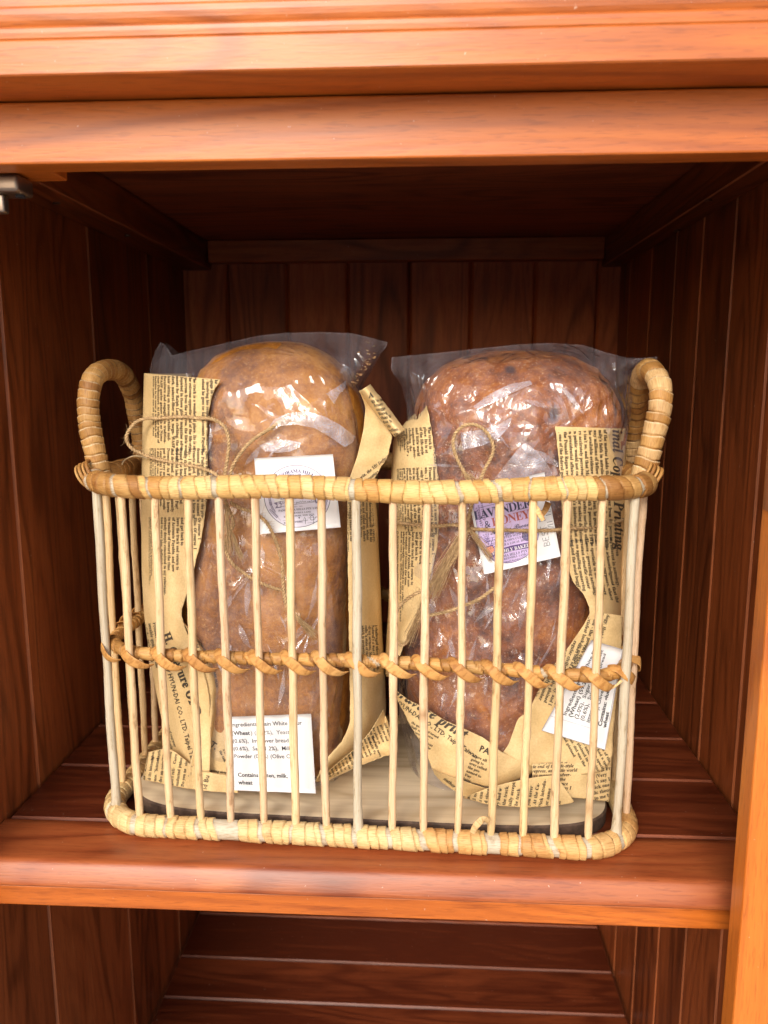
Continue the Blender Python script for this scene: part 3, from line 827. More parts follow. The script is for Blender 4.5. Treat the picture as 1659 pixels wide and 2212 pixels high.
L2 = Loaf([(757, 1090, 1160), (762, 1050, 1200), (772, 1005, 1235), (795, 950, 1282), (830, 914, 1312), (880, 896, 1332), (950, 884, 1342), (1050, 878, 1332), (1150, 870, 1318), (1250, 864, 1298),
           (1350, 862, 1286), (1450, 868, 1270), (1540, 890, 1240), (1600, 930, 1200), (1635, 985, 1150), (1650, 1030, 1110)], 0.664, 0.060, 2.4, 0.0062, 8.1)
o = link('bread_loaf', L1.mesh(), None, [M_LOAF1]); o['label'] = 'tall plain brown loaf standing on end, the lighter one with the round logo label'; o['category'] = 'bread'; o['group'] = 'bagged loaves in the basket'
o = link('bread_loaf', L2.mesh(), None, [M_LOAF2]); o['label'] = 'dark lumpy glazed loaf with purple specks behind the lilac label'; o['category'] = 'bread'; o['group'] = 'bagged loaves in the basket'

# ------------------------------------------------------------------ clear bags
class Bag:
    def __init__(s, loaf, top, sideL, sideR, bottom_y, creases, eps, seed, crumple=(1.0, 1.0)):
        s.crumple = crumple
        s.l, s.top, s.L, s.R, s.by, s.cr, s.eps, s.seed = loaf, top, sideL, sideR, bottom_y, creases, eps, seed
        s.tz = loaf.z[-1]
    def fronts(s, px, py):
        """depth of the film on the sight lines through points of the photograph (arrays)"""
        l = s.l; x0, _, z = PA(px, py, l.Yc)
        xl = np.interp(py, [a[1] for a in s.L], [a[0] for a in s.L]); xr = np.interp(py, [a[1] for a in s.R], [a[0] for a in s.R])
        u = np.minimum(np.abs((px - (xl + xr) / 2) / np.maximum((xr - xl) / 2, 1)), 1)
        zz = np.minimum(z, s.tz - 0.004)
        fade = np.clip(1 - (z - (s.tz - 0.03)) / 0.045, 0, 1); fade = fade * fade * (3 - 2 * fade)
        lens = 0.050 * (1 - u ** 2.6) ** 0.6
        x_, _, z_raw = PA(px, py, l.Yc - 0.045 * np.clip((s.tz - z) / 0.03, 0.1, 1)); z_ = np.minimum(z_raw, s.tz - 0.001)
        fr = l.front_arr(x_, z_)
        bump = np.array([l.disp(a, b_, c) for a, b_, c in zip(x_.ravel(), fr.ravel(), z_.ravel())]).reshape(px.shape)
        dl_ = (l.Yc - fr + np.maximum(bump, -0.0008)) * np.clip((s.tz + 0.004 - z_raw) / 0.006, 0, 1)
        d_ = np.maximum(dl_, lens * 0.82 * fade + 0.003 * (1 - u ** 4) * (1 - fade))
        edge = np.minimum(1, (1 - u) * 12)
        y = l.Yc - d_ - s.eps * edge
        h = np.zeros_like(px)
        for (cx, cy, a, ln, wd, am) in s.cr:
            dx, dy = px - cx, py - cy
            uu = dx * cos(a) + dy * sin(a); vv = -dx * sin(a) + dy * cos(a)
            m = (np.abs(uu) < ln) & (np.abs(vv) < wd * 4)
            h[m] += am * (1 - (uu[m] / ln) ** 2) ** 2 * np.exp(-(np.abs(vv[m]) / wd) ** 1.3)
        big = np.array([fb(a * 0.006, b_ * 0.006, s.seed, 3) for a, b_ in zip(px.ravel(), py.ravel())]).reshape(px.shape) * 0.0030
        h = 0.0050 * (1 - np.exp(-h / 0.0050))
        for (cw, ch, am, sd) in ((78, 105, 0.0042, 1), (34, 44, 0.0013, 2)):
            R = np.random.RandomState(int(s.seed * 10) + sd); H = R.rand(80, 80) * am; JX = R.rand(80, 80) * 0.7 - 0.35; JY = R.rand(80, 80) * 0.7 - 0.35
            # warp, then piecewise flat triangles
            gx = px / cw + 0.35 * np.sin(py / ch * 1.7 + sd) + 0.12 * np.sin(py / 19.0); gy = py / ch + 0.30 * np.sin(px / cw * 1.9 + 2 * sd) + 0.10 * np.sin(px / 23.0)
            ix = np.clip(np.floor(gx).astype(int), 0, 78); iy = np.clip(np.floor(gy).astype(int), 0, 78); fx, fy = gx - ix, gy - iy
            a00, a10, a01, a11 = H[ix, iy], H[ix + 1, iy], H[ix, iy + 1], H[ix + 1, iy + 1]
            up_ = (ix + iy) % 2 == 0
            t1_ = np.where(fx + fy < 1, a00 + (a10 - a00) * fx + (a01 - a00) * fy, a11 + (a01 - a11) * (1 - fx) + (a10 - a11) * (1 - fy))
            t2_ = np.where(fx > fy, a00 + (a10 - a00) * fx + (a11 - a10) * fy, a00 + (a11 - a01) * fx + (a01 - a00) * fy)
            h = h + np.where(up_, t1_, t2_) * (s.crumple[0] if sd == 1 else s.crumple[1])
        return y - (h + np.maximum(big, -0.0004)) * np.minimum(1, (1 - u) * 9 + 0.02)
    def build(s, nu=230, nv=400):
        topx = [a[0] for a in s.top]; topy = [a[1] for a in s.top]
        C, T = np.meshgrid(np.linspace(0, 1, nu), np.linspace(0, 1, nv), indexing='ij')
        xt = topx[0] + (topx[-1] - topx[0]) * C; yt = np.interp(xt, topx, topy)
        py = yt + (s.by - yt) * T
        xl = np.interp(py, [a[1] for a in s.L], [a[0] for a in s.L]); xr = np.interp(py, [a[1] for a in s.R], [a[0] for a in s.R])
        px = xl + (xr - xl) * C
        k_ = np.clip(T / 0.02, 0, 1); px = px * k_ + xt * (1 - k_)
        X, Y, Z = PA(px, py, s.fronts(px, py)); Z = np.maximum(Z, 0.0137)
        V = [tuple(q) for q in np.stack([X, Y, Z], -1).reshape(-1, 3)]; F = []
        nb = len(V)
        # back face, simpler
        for i, c in enumerate(np.linspace(0, 1, 60)):
            xt = topx[0] + (topx[-1] - topx[0]) * c; yt = np.interp(xt, topx, topy)
            for j in range(80):
                t = j / 79; py = yt + (s.by - yt) * t
                xl = np.interp(py, [a[1] for a in s.L], [a[0] for a in s.L]); xr = np.interp(py, [a[1] for a in s.R], [a[0] for a in s.R])
                px = xl + (xr - xl) * c
                if t < 0.02: px = px * (t / 0.02) + xt * (1 - t / 0.02)
                p = P(px, py, s.l.Yc)
                u = min(1, abs((px - (xl + xr) / 2) / max((xr - xl) / 2, 1)))
                fade = 1.0 if p.z < s.tz - 0.03 else max(0.0, 1 - (p.z - (s.tz - 0.03)) / 0.045); fade = fade * fade * (3 - 2 * fade)
                d_ = 0.066 * (1 - u ** 3) ** 0.5 * fade + 0.0015
                V.append((p.x, p.y + d_ + fb(px * .01, py * .01, 4, 2) * 0.002 * (1 - u), max(p.z, 0.0136)))
        for i in range(nu - 1):
            for j in range(nv - 1):
                a = i * nv + j; F.append((a, a + 1, a + nv + 1, a + nv))
        for i in range(59):
            for j in range(79):
                a = nb + i * 80 + j; F.append((a, a + 80, a + 81, a + 1))
        me = mesh_np('bag_film', V, F)
        hz = np.zeros(len(V), 'f'); co = np.array(V)
        t_ = np.clip((co[:, 2] - (s.tz - 0.035)) / 0.03, 0, 1); hz[:] = 0.55 * t_
        tt = PA(px, py, s.l.Yc); a_, b_ = np.interp(tt[2], s.l.z, s.l.xl), np.interp(tt[2], s.l.z, s.l.xr)
        out_ = np.clip(np.maximum(a_ - tt[0], tt[0] - b_) / 0.004 + 0.3, 0, 1) * 0.55
        hz[:nb] = np.maximum(hz[:nb], out_.ravel())
        edge_ = np.exp(-T * 400) * 0.5 + np.exp(-np.minimum(C, 1 - C) * 110) * 0.5; hz[:nb] += edge_.ravel()
        at_ = me.attributes.new('hz', 'FLOAT', 'POINT'); at_.data.foreach_set('value', hz)
        return me

def creases(spec, seed):
    R = random.Random(seed); out = []
    for (n_, x0, x1, y0, y1, a0, a1, l0, l1, w0, w1, m0, m1) in spec:
        for _ in range(n_):
            out.append((R.uniform(x0, x1), R.uniform(y0, y1), R.uniform(a0, a1), R.uniform(l0, l1), R.uniform(w0, w1), R.uniform(m0, m1)))
    return out
c1 = creases([(16, 410, 740, 1180, 1480, 0.9, 2.3, 30, 120, 4, 11, 0.0006, 0.0019),
              (22, 470, 720, 1440, 1620, 1.1, 2.0, 30, 90, 2.5, 6, 0.0005, 0.0015),
              (10, 480, 760, 860, 980, -0.5, 0.5, 50, 130, 8, 18, 0.0008, 0.0016),
              (12, 700, 800, 740, 900, 0.5, 1.5, 30, 80, 3, 9, 0.0008, 0.0022),
              (6, 420, 560, 900, 1080, 1.0, 2.2, 50, 120, 10, 20, 0.0008, 0.0018)], 5)
c1 += [(600, 905, 0.12, 130, 17, 0.0026), (560, 960, -0.25, 110, 16, 0.0020), (700, 900, 0.75, 100, 9, 0.0028), (520, 1260, 2.3, 70, 5, 0.0028), (590, 1240, 0.5, 60, 5, 0.0026),
       (715, 1280, 1.45, 130, 7, 0.003), (660, 1290, 1.2, 80, 16, 0.0026), (610, 1400, 1.1, 60, 3, 0.003), (470, 1330, 1.7, 80, 8, 0.0022), (780, 790, 1.0, 60, 4, 0.003)]
B1 = Bag(L1, [(322, 800), (335, 760), (347, 738), (356, 745), (372, 768), (410, 758), (470, 745), (560, 725), (620, 719), (700, 717), (760, 720), (800, 729), (837, 739)],
         [(322, 700), (322, 800), (345, 900), (400, 980), (420, 1100), (398, 1300), (396, 1500), (408, 1720)],
         [(837, 700), (837, 739), (806, 795), (782, 835), (789, 900), (793, 960), (790, 1010), (776, 1100), (762, 1300), (755, 1500), (748, 1720)], 1712, c1, 0.0012, 2.0, (0.8, 0.7))
c2 = creases([(30, 900, 1290, 1180, 1500, 0.6, 2.5, 30, 120, 3.5, 10, 0.0007, 0.0020),
              (22, 920, 1220, 1440, 1640, 1.1, 2.2, 30, 90, 3, 7, 0.0006, 0.0017),
              (10, 920, 1330, 790, 1080, 2.2, 3.0, 50, 150, 4, 12, 0.0007, 0.0018),
              (20, 1240, 1370, 790, 960, 1.4, 2.6, 40, 110, 4, 9, 0.001, 0.0024),
              (14, 860, 960, 780, 900, 0.3, 1.6, 40, 90, 4, 10, 0.0008, 0.002)], 9)
c2 += [(1110, 895, -0.45, 110, 13, 0.003), (1060, 960, -0.35, 120, 22, 0.0034), (1250, 900, 2.5, 190, 6, 0.003), (1160, 960, 2.3, 130, 9, 0.0026), (1150, 1000, 1.0, 90, 24, 0.003),
       (985, 1260, 1.3, 140, 16, 0.003), (1020, 1330, 2.1, 110, 9, 0.003), (1130, 1320, 2.2, 140, 10, 0.0028), (1190, 1270, 1.2, 120, 9, 0.0026), (1060, 1240, 2.4, 120, 8, 0.0026)]
B2 = Bag(L2, [(846, 772), (880, 768), (950, 762), (1040, 752), (1120, 744), (1190, 741), (1260, 745), (1310, 762), (1350, 772), (1383, 774), (1420, 770)],
         [(845, 700), (845, 800), (868, 835), (878, 880), (880, 960), (874, 1080), (862, 1250), (857, 1400), (862, 1550), (900, 1720)],
         [(1420, 700), (1420, 776), (1372, 800), (1368, 850), (1362, 905), (1352, 960), (1338, 1050), (1320, 1150), (1300, 1300), (1290, 1400), (1285, 1550), (1240, 1720)], 1712, c2, 0.0012, 6.0, (1.0, 1.2))
bag1 = empty('plastic_bag', 'clear bag around the plain brown loaf, with a round logo label and an ingredients label', 'plastic bag', (-0.12, 0.66, 0.0136), 'clear bags around the loaves')
bag2 = empty('plastic_bag', 'crinkled clear bag around the dark glazed loaf, with the lilac label', 'plastic bag', (0.07, 0.66, 0.0136), 'clear bags around the loaves')
keep(link('film', B1.build(), None, [M_FILM1]), bag1)
keep(link('film', B2.build(), None, [M_FILM2]), bag2)
k = N('painted_film_sheen')  # milky colour that paints reflections onto the bag film
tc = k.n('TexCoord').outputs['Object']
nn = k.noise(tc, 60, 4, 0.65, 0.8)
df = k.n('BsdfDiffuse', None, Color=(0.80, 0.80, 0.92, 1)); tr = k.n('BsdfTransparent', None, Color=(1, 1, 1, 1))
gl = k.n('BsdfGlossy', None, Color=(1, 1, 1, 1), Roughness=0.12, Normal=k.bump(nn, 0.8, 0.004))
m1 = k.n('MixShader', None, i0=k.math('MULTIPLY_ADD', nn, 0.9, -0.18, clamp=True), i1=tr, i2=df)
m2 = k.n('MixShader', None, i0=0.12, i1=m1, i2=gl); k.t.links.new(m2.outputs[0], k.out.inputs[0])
M_SHEEN = k.m
M_SHEEN_THIN = M_SHEEN.copy(); M_SHEEN_THIN.name = 'thin_painted_film_sheen'  # fainter copy of the painted reflection
for nd_ in M_SHEEN_THIN.node_tree.nodes:
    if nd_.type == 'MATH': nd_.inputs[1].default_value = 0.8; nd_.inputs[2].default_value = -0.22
def sheen_patch(bag, par, A, B, tilt, n=36, m=10):  # lays an added pale patch over the film as a painted reflection
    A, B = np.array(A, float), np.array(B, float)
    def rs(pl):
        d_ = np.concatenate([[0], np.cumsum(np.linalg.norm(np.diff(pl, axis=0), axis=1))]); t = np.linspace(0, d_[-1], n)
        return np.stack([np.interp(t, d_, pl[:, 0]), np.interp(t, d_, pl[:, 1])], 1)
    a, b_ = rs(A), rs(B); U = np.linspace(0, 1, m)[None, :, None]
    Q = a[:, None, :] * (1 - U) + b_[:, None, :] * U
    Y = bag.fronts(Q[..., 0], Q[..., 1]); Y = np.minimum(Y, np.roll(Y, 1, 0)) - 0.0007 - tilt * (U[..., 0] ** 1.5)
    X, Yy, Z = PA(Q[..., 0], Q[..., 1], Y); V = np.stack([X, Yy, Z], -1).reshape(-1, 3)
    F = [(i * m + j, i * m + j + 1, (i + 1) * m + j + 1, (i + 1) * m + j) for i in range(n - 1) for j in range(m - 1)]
    keep(link('film_sheen', mesh_np('film_sheen', V, F), None, [M_SHEEN if n == 36 else M_SHEEN_THIN]), par)
sheen_patch(B1, bag1, [(578, 926), (592, 906), (620, 893), (660, 888), (700, 899), (735, 918), (768, 943)], [(592, 930), (604, 920), (640, 917), (680, 925), (715, 945), (745, 966), (762, 956)], 0.0016)
sheen_patch(B1, bag1, [(560, 962), (590, 950), (620, 950), (650, 956)], [(572, 974), (600, 978), (625, 976), (648, 966)], 0.0010)
sheen_patch(B1, bag1, [(705, 850), (728, 836), (748, 822)], [(722, 872), (734, 850), (746, 838)], 0.0012)
sheen_patch(B2, bag2, [(994, 935), (1040, 928), (1080, 915), (1106, 900)], [(999, 972), (1045, 962), (1080, 944), (1100, 922)], 0.0014)
sheen_patch(B2, bag2, [(1062, 1042), (1095, 1000), (1122, 966), (1131, 958)], [(1200, 1042), (1188, 1010), (1160, 975), (1138, 958)], 0.0012)
sheen_patch(B2, bag2, [(1022, 878), (1060, 850), (1100, 830), (1145, 822)], [(1030, 886), (1070, 868), (1108, 848), (1150, 830)], 0.0010)

R = random.Random(41)  # scattered pale slivers that paint more sheen onto the bags
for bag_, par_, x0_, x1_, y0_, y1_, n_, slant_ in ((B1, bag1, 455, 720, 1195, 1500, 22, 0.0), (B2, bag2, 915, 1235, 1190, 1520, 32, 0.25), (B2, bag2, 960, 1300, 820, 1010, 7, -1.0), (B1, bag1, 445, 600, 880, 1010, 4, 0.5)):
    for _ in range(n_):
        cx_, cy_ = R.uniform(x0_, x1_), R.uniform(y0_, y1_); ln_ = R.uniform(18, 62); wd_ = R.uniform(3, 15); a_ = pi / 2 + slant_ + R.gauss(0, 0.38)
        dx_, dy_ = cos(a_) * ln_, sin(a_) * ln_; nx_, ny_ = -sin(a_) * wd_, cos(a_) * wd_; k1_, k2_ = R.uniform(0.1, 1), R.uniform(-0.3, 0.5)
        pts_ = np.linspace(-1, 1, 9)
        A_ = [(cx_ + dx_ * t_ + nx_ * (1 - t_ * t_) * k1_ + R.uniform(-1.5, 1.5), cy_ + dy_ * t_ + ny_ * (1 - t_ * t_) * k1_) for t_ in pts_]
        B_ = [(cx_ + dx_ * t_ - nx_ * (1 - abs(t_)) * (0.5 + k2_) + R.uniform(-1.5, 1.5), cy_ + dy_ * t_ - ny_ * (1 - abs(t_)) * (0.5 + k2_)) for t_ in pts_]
        sheen_patch(bag_, par_, A_, B_, R.choice([-1, 1]) * R.uniform(0.0003, 0.0009), 20, 6)

# crumbs caught in the mouth of the first bag
V, F = [], []
for i in range(46):
    R = random
    px = R.gauss(790, 11); py = R.uniform(738, 832); 
    if px > 832 - (py - 738) * 0.62: px = 826 - (py - 738) * 0.62 - R.uniform(0, 12)
    c = P(px, py, 0.652); r = R.uniform(0.0004, 0.0011)
    b0 = len(V)
    for _ in range(6): V.append(tuple(c + Vector((R.uniform(-r, r) * 1.6, R.uniform(-r, r), R.uniform(-r, r)))))
    F += [(b0, b0 + 1, b0 + 2), (b0, b0 + 2, b0 + 3), (b0, b0 + 3, b0 + 4), (b0, b0 + 4, b0 + 1), (b0 + 5, b0 + 2, b0 + 1), (b0 + 5, b0 + 3, b0 + 2), (b0 + 5, b0 + 4, b0 + 3), (b0 + 5, b0 + 1, b0 + 4)]
o = link('crumbs', mesh_np('crumbs', V, F, False), None, [M_CRUMB]); o['kind'] = 'stuff'; o['label'] = 'orange brown crumbs caught in the mouth of the clear bag'; o['category'] = 'crumbs'

# ------------------------------------------------------------------ lettering
def fancy(s, mode):
    o = ''
    for c in s:
        u = ord(c)
        if mode in ('b', 'bi', 'i', 's'):
            up, lo = {'b': (0x1D400, 0x1D41A), 'bi': (0x1D468, 0x1D482), 'i': (0x1D434, 0x1D44E), 's': (0x1D4D0, 0x1D4EA)}[mode]
            if 'A' <= c <= 'Z': c = chr(up + u - 65)
            elif 'a' <= c <= 'z': c = chr(lo + u - 97) if not (mode == 'i' and c == 'h') else '\u210E'
            elif '0' <= c <= '9' and mode in ('b', 'bi'): c = chr(0x1D7CE + u - 48)
        o += c
    return o
def text_mesh(body, mode='b', align='LEFT', line=1.0, bold=0.0, spacing=1.0, res=1):
    c = bpy.data.curves.new('lettering', 'FONT'); c.body = fancy(body, mode); c.resolution_u = res; c.align_x = align
    c.space_line = line; c.space_character = spacing; c.offset = bold
    ob = bpy.data.objects.new('lettering', c); COL.objects.link(ob)
    bpy.context.view_layer.update()
    ev = ob.evaluated_get(bpy.context.evaluated_depsgraph_get()); me = ev.to_mesh()
    v = np.zeros(len(me.vertices) * 3, 'f'); me.vertices.foreach_get('co', v); v = v.reshape(-1, 3)[:, :2].copy()
    f = [tuple(p.vertices) for p in me.polygons]
    ev.to_mesh_clear(); bpy.data.objects.remove(ob); bpy.data.curves.remove(c)
    return v, f

def inside_arr(poly, x, y):
    c = np.zeros(len(x), bool); j = len(poly) - 1
    for i in range(len(poly)):
        xi, yi = poly[i]; xj, yj = poly[j]
        if yi != yj: c ^= ((yi > y) != (yj > y)) & (x < (xj - xi) * (y - yi) / (yj - yi) + xi)
        j = i
    return c

def dice(v, f, step):
    """cut flat letters into small squares so that they can bend and be cut off at a paper's edge"""
    bm = bmesh.new(); vs = [bm.verts.new((a, b_, 0)) for a, b_ in v]
    for ff in f:
        try: bm.faces.new([vs[i] for i in ff])
        except ValueError: pass
    for ax in (0, 1):
        lo, hi = v[:, ax].min(), v[:, ax].max(); q = lo + step
        while q < hi:
            co = [0, 0, 0]; no = [0, 0, 0]; co[ax] = q; no[ax] = 1
            bmesh.ops.bisect_plane(bm, geom=bm.verts[:] + bm.edges[:] + bm.faces[:], plane_co=co, plane_no=no, dist=1e-6); q += step
    bm.verts.index_update()
    v2 = np.array([(q_.co.x, q_.co.y) for q_ in bm.verts]); f2 = [tuple(q_.index for q_ in ff.verts) for ff in bm.faces]
    bm.free(); return v2, f2

class Multi:
    """collects faces of several materials into one mesh"""
    def __init__(s): s.V, s.F, s.M, s.mats = [], [], [], []
    def mi(s, m):
        if m not in s.mats: s.mats.append(m)
        return s.mats.index(m)
    def add(s, v, f, m):
        o = len(s.V); s.V += [tuple(x) for x in v]; s.F += [tuple(i + o for i in ff) for ff in f]; s.M += [s.mi(m)] * len(f)
    def done(s, name, parent, world=True):
        me = mesh_np(name, s.V, s.F); me.polygons.foreach_set('material_index', s.M)
        o = link(name, me, None, s.mats)
        return keep(o, parent)

# ------------------------------------------------------------------ newspaper
T1 = ["take like and walks out of the office,", "engage in some regular civilian on his way", "by involving his responsible business", "Instead he goes to: his Accounts Payable,", "",
      "The track is a wonderful place. Its is at", "the extreme opposite end of the life-style", "spectrum from the repress, the little world", "depicted in those glossy magazine adver-",
      "ments for Ralph Lauren clothing, the slicked-", "dark, natural-fiber suits, megn- WASP s", "hair sitting on uncomfortable and-", "furniture and engaging in tradition-", "WASP parlor games such as Name",
      "that Debenture. At the the height of", "fashion is to wear a tie, which all", "which make one all gather there"]
T2 = ["I used to work for a newspaper called", "The Daily Local News, where the pro-", "fessonal handicapper, a man named", "Francis wood, often picked a horse to", "win - I think it was Moore who", "- only this horse once, the deco-",
      "leaped the fence into the mud,", "tive infield lake, Pick of the Day!", "and drowned. As Mood eloquently", "Drowned! As Francis (word) horse.", "put it: (Very much better, though", "I can't say I handle one woman", "I did pick one at the rather",
      "scientific theory, then using a", "plained to me by handling exp", "ie. She was port of the crowd", "named Valerie what gathers"]
T3 = ["Or course. I", "Him: Of course. I", "Me: No?", "gets back to work", "and get back to", "leave the track and return to", "of Accounts Payable, and now", "to wander of toward the time.", "already deeply committed to my reluctant-", "had to envy him, definitely setting my new friend", "",
      "© Knight-Ridder Newspapers. new world", "", "Letters intended for publication", "should be addressed Letters to the", "Editor and contain the writer's signa-", "ture, name and full address.", "Letters should be brief and"]
T4 = ["But given the survey also found a", "mates. that more than 88 percent: 8", "ing interest in astrology reports,", "House acknowledgment that his", "on it for some purposes, whose", "that he has not relied on others", "astrology in the White House", "this crackpot pseudoscience for",
      "The spectacle of astrology the", "House - governing center of the", "greatest scientific and military power", "is so appalling and unnerving"]
T5 = ["of the matter holds that", "mily's faith in astrolo-", "any millions of fellow", "he available evidence", "s isn't so, and that Mr.", "rs accirately perceived", "n public would not care", "n presidential affairs.", "the Donald Regan revep", ", one of the federal gov-", "encies, the National Sci-"]
T6 = ["New answer from 88 percent", "pub- red with 2 percent in 1979", "of that they found the general", "wi- president, he general pub-", "19 red with 2 percent in 1979", "of ingly prefers methods other", "the ogy for making decisions.", "lic House's insistence that as-", "the not the survey of ing astrol-"]
T7 = ["the race day", "Day Dick picks up his", "takes out of the office,", "regular civilian on his way", "he responsible business", "She now thrilled, is only", "No. 2, and I be", "sure enough only win", "she now wins a race"]
T8 = ["The track is a wonderful place. Its is at", "the extreme opposite end of the life-style", "depicted from the repress, and little world", "isements those glossy magazine adver-", "dark, natural clothing, the suits the", "hair sitting on extra- WASP s I once", "the furniture and slicked- I can't say I", "uncomfortable and- I did pick one w", "tradition- scientific theory", "Name explained to me by", "the, She was port of", "the handling around"]
T9 = ["measured", "and now", "you can", "and since", "and sayings.", "very bad w", "At the track,", "socially acceptable", "At the track,", "to 100", "And you never", "meet. At the Ca-", "ami, Dick introdu-", "operator name", "turns to be the", "childhoos", "Steel"]

def poly_noise(px, py, s): return fb(px * 0.008, py * 0.008, s, 3) * 0.0022 + abs(noise.noise(Vector((px * 0.022, py * 0.014, s)))) * 0.0022
class Sheet:
    """a piece of paper ruled between two edge curves given in the photograph, bent in depth by fY(u, v, px, py)"""
    def __init__(s, A, B, fY, n=60, seed=0.0, smoothc=True):
        s.A, s.B, s.fY, s.n, s.seed = A, B, fY, n, seed
        s.poly = list(A) + list(B)[::-1]
        def res(pl, n_):
            pl = np.array(pl, float); d_ = np.concatenate([[0], np.cumsum(np.linalg.norm(np.diff(pl, axis=0), axis=1))]); t = np.linspace(0, d_[-1], n_)
            return np.stack([np.interp(t, d_, pl[:, 0]), np.interp(t, d_, pl[:, 1])], 1)
        s.a, s.b = res(A, n + 1), res(B, n + 1)
        if smoothc:
            for _ in range(3):
                for arr in (s.a, s.b): arr[1:-1] = 0.5 * arr[1:-1] + 0.25 * (arr[:-2] + arr[2:])
        R = np.random.RandomState(int(seed * 7) + 1); s.b[1:-1] += R.uniform(-0.7, 0.7, s.b[1:-1].shape)
    def depth(s, px, py):
        # nearest row by projection on the two edges
        da = (s.a[:, 0] - px) ** 2 + (s.a[:, 1] - py) ** 2; db = (s.b[:, 0] - px) ** 2 + (s.b[:, 1] - py) ** 2
        # distance of the point to each ruling line
        ab = s.b - s.a; L_ = np.maximum((ab ** 2).sum(1), 1e-6)
        ap = np.array([px, py]) - s.a; u = np.clip((ap * ab).sum(1) / L_, 0, 1)
        c = s.a + ab * u[:, None]; dd = ((c - np.array([px, py])) ** 2).sum(1)
        i = int(np.argmin(dd)); return s.fY(float(u[i]), i / s.n, px, py) + poly_noise(px, py, s.seed)
    def build(s, mu, m=36, mat=None, thick=0.00018, back=0, backdir=None):
        rows = []
        for i in range(s.n + 1):
            r = []
            if back:
                # the sheet goes on round the outer (A) side, towards the back of the loaf
                a0 = s.a[i]; Y0 = s.fY(0.0, i / s.n, *a0) + poly_noise(*a0, s.seed); p0 = P(a0[0], a0[1], Y0)
                for k_ in range(14, 0, -1):
                    t = k_ / 14; r.append((p0.x + backdir * (0.004 * sin(t * pi) - 0.020 * t * t), p0.y + (0.722 - p0.y) * t, p0.z))
            for j in range(m + 1):
                u = j / m; q = s.a[i] * (1 - u) + s.b[i] * u
                Y = s.fY(u, i / s.n, q[0], q[1]) + poly_noise(q[0], q[1], s.seed)
                p_ = P(q[0], q[1], Y); p_.z = max(p_.z, 0.0139)
                r.append(tuple(p_))
            rows.append(r)
        W_ = len(rows[0]); V = [v for r in rows for v in r]; nV = len(V)
        F = [(i * W_ + j, i * W_ + j + 1, (i + 1) * W_ + j + 1, (i + 1) * W_ + j) for i in range(s.n) for j in range(W_ - 1)]
        # thickness: a second skin behind
        V2 = [(x, y + thick * 1.6, z) for (x, y, z) in V]
        Fb = [tuple(reversed([i + nV for i in f])) for f in F]
        rim = []
        bd = [j for j in range(W_)] + [i * W_ + W_ - 1 for i in range(1, s.n + 1)] + [s.n * W_ + j for j in range(W_ - 2, -1, -1)] + [i * W_ for i in range(s.n - 1, 0, -1)]
        for a_, b_ in zip(bd, bd[1:] + bd[:1]): rim.append((a_, a_ + nV, b_ + nV, b_))
        mu.add(V + V2, F + Fb + rim, mat or M_PAPER)
    def print_(s, mu, lines, org, ang, em, pitch, mode='b', mat=None, bend=None, bold=0.012, spacing=1.0, lift=0.0006):
        body = '\n'.join(lines) if not isinstance(lines, str) else lines
        v, f = text_mesh(body, mode, 'LEFT', pitch / em, bold, spacing)
        if em > 12: v, f = dice(v, f, 3.5 / em)
        a = radians(ang); rx, ry = cos(a), sin(a); nx, ny = -sin(a), cos(a)
        X = v[:, 0] * em; Yd = -v[:, 1] * em
        px = org[0] + X * rx + Yd * nx; py = org[1] + X * ry + Yd * ny
        if bend is not None:
            px, py = bend(px, py, X, Yd)
        ok = inside_arr(s.poly, px, py)
        keepf = [ff for ff in f if all(ok[i] for i in ff)]
        used = sorted({i for ff in keepf for i in ff}); mp_ = {i: k_ for k_, i in enumerate(used)}
        cache = {}
        V = []
        for i in used:
            key = (int(px[i] / 4), int(py[i] / 4))
            # smooth bilinear depth on a 4 px lattice
            def dl(kx, ky):
                if (kx, ky) not in cache: cache[(kx, ky)] = s.depth(kx * 4.0, ky * 4.0)
                return cache[(kx, ky)]
            fx, fy = px[i] / 4 - key[0], py[i] / 4 - key[1]
            Y = (dl(*key) * (1 - fx) * (1 - fy) + dl(key[0] + 1, key[1]) * fx * (1 - fy) + dl(key[0], key[1] + 1) * (1 - fx) * fy + dl(key[0] + 1, key[1] + 1) * fx * fy)
            V.append(tuple(P(px[i], py[i], Y - lift)))
        mu.add(V, [tuple(mp_[i] for i in ff) for ff in keepf], mat or M_INK)

pw1 = empty('newspaper_wrap', 'cream newsprint paper folded round the plain brown loaf and open at the front', 'wrapping paper', (-0.12, 0.66, 0.0136), 'newsprint wraps round the loaves')
pw2 = empty('newspaper_wrap', 'cream newsprint paper folded round the dark glazed loaf, with a white ingredients slip', 'wrapping paper', (0.07, 0.66, 0.0136), 'newsprint wraps round the loaves')

# ---- first wrap
mu = Multi()
def bendL(xo, k_):
    """letters crowd together towards the outer edge, where the sheet turns away"""
    def f(px, py, X, Yd):
        t = np.clip((px - xo) / 60.0, -3, 1)
        return np.where(px < xo + 60, xo + 60 * (1 - (1 - t) * (1 - 0.32 * (1 - t))), px), py
    return f
A = [(311, 806), (307, 950), (305, 1100), (306, 1240), (311, 1330), (322, 1410), (338, 1500), (356, 1590), (378, 1668)]
B = [(476, 820), (458, 852), (448, 905), (448, 1075), (434, 1170), (412, 1255), (390, 1325), (404, 1370), (436, 1430), (452, 1500), (456, 1600), (452, 1668)]
s1 = Sheet(A, B, lambda u, v, px, py: 0.601 + 0.052 * (1 - u) ** 2.2 * (1 - 0.4 * v) - 0.006 * v, 110, 1.0)
s1.build(mu, back=1, backdir=-1)
s1.print_(mu, T1, (464, 812), 90, 9.4, 9.3, bend=bendL(308, 0))
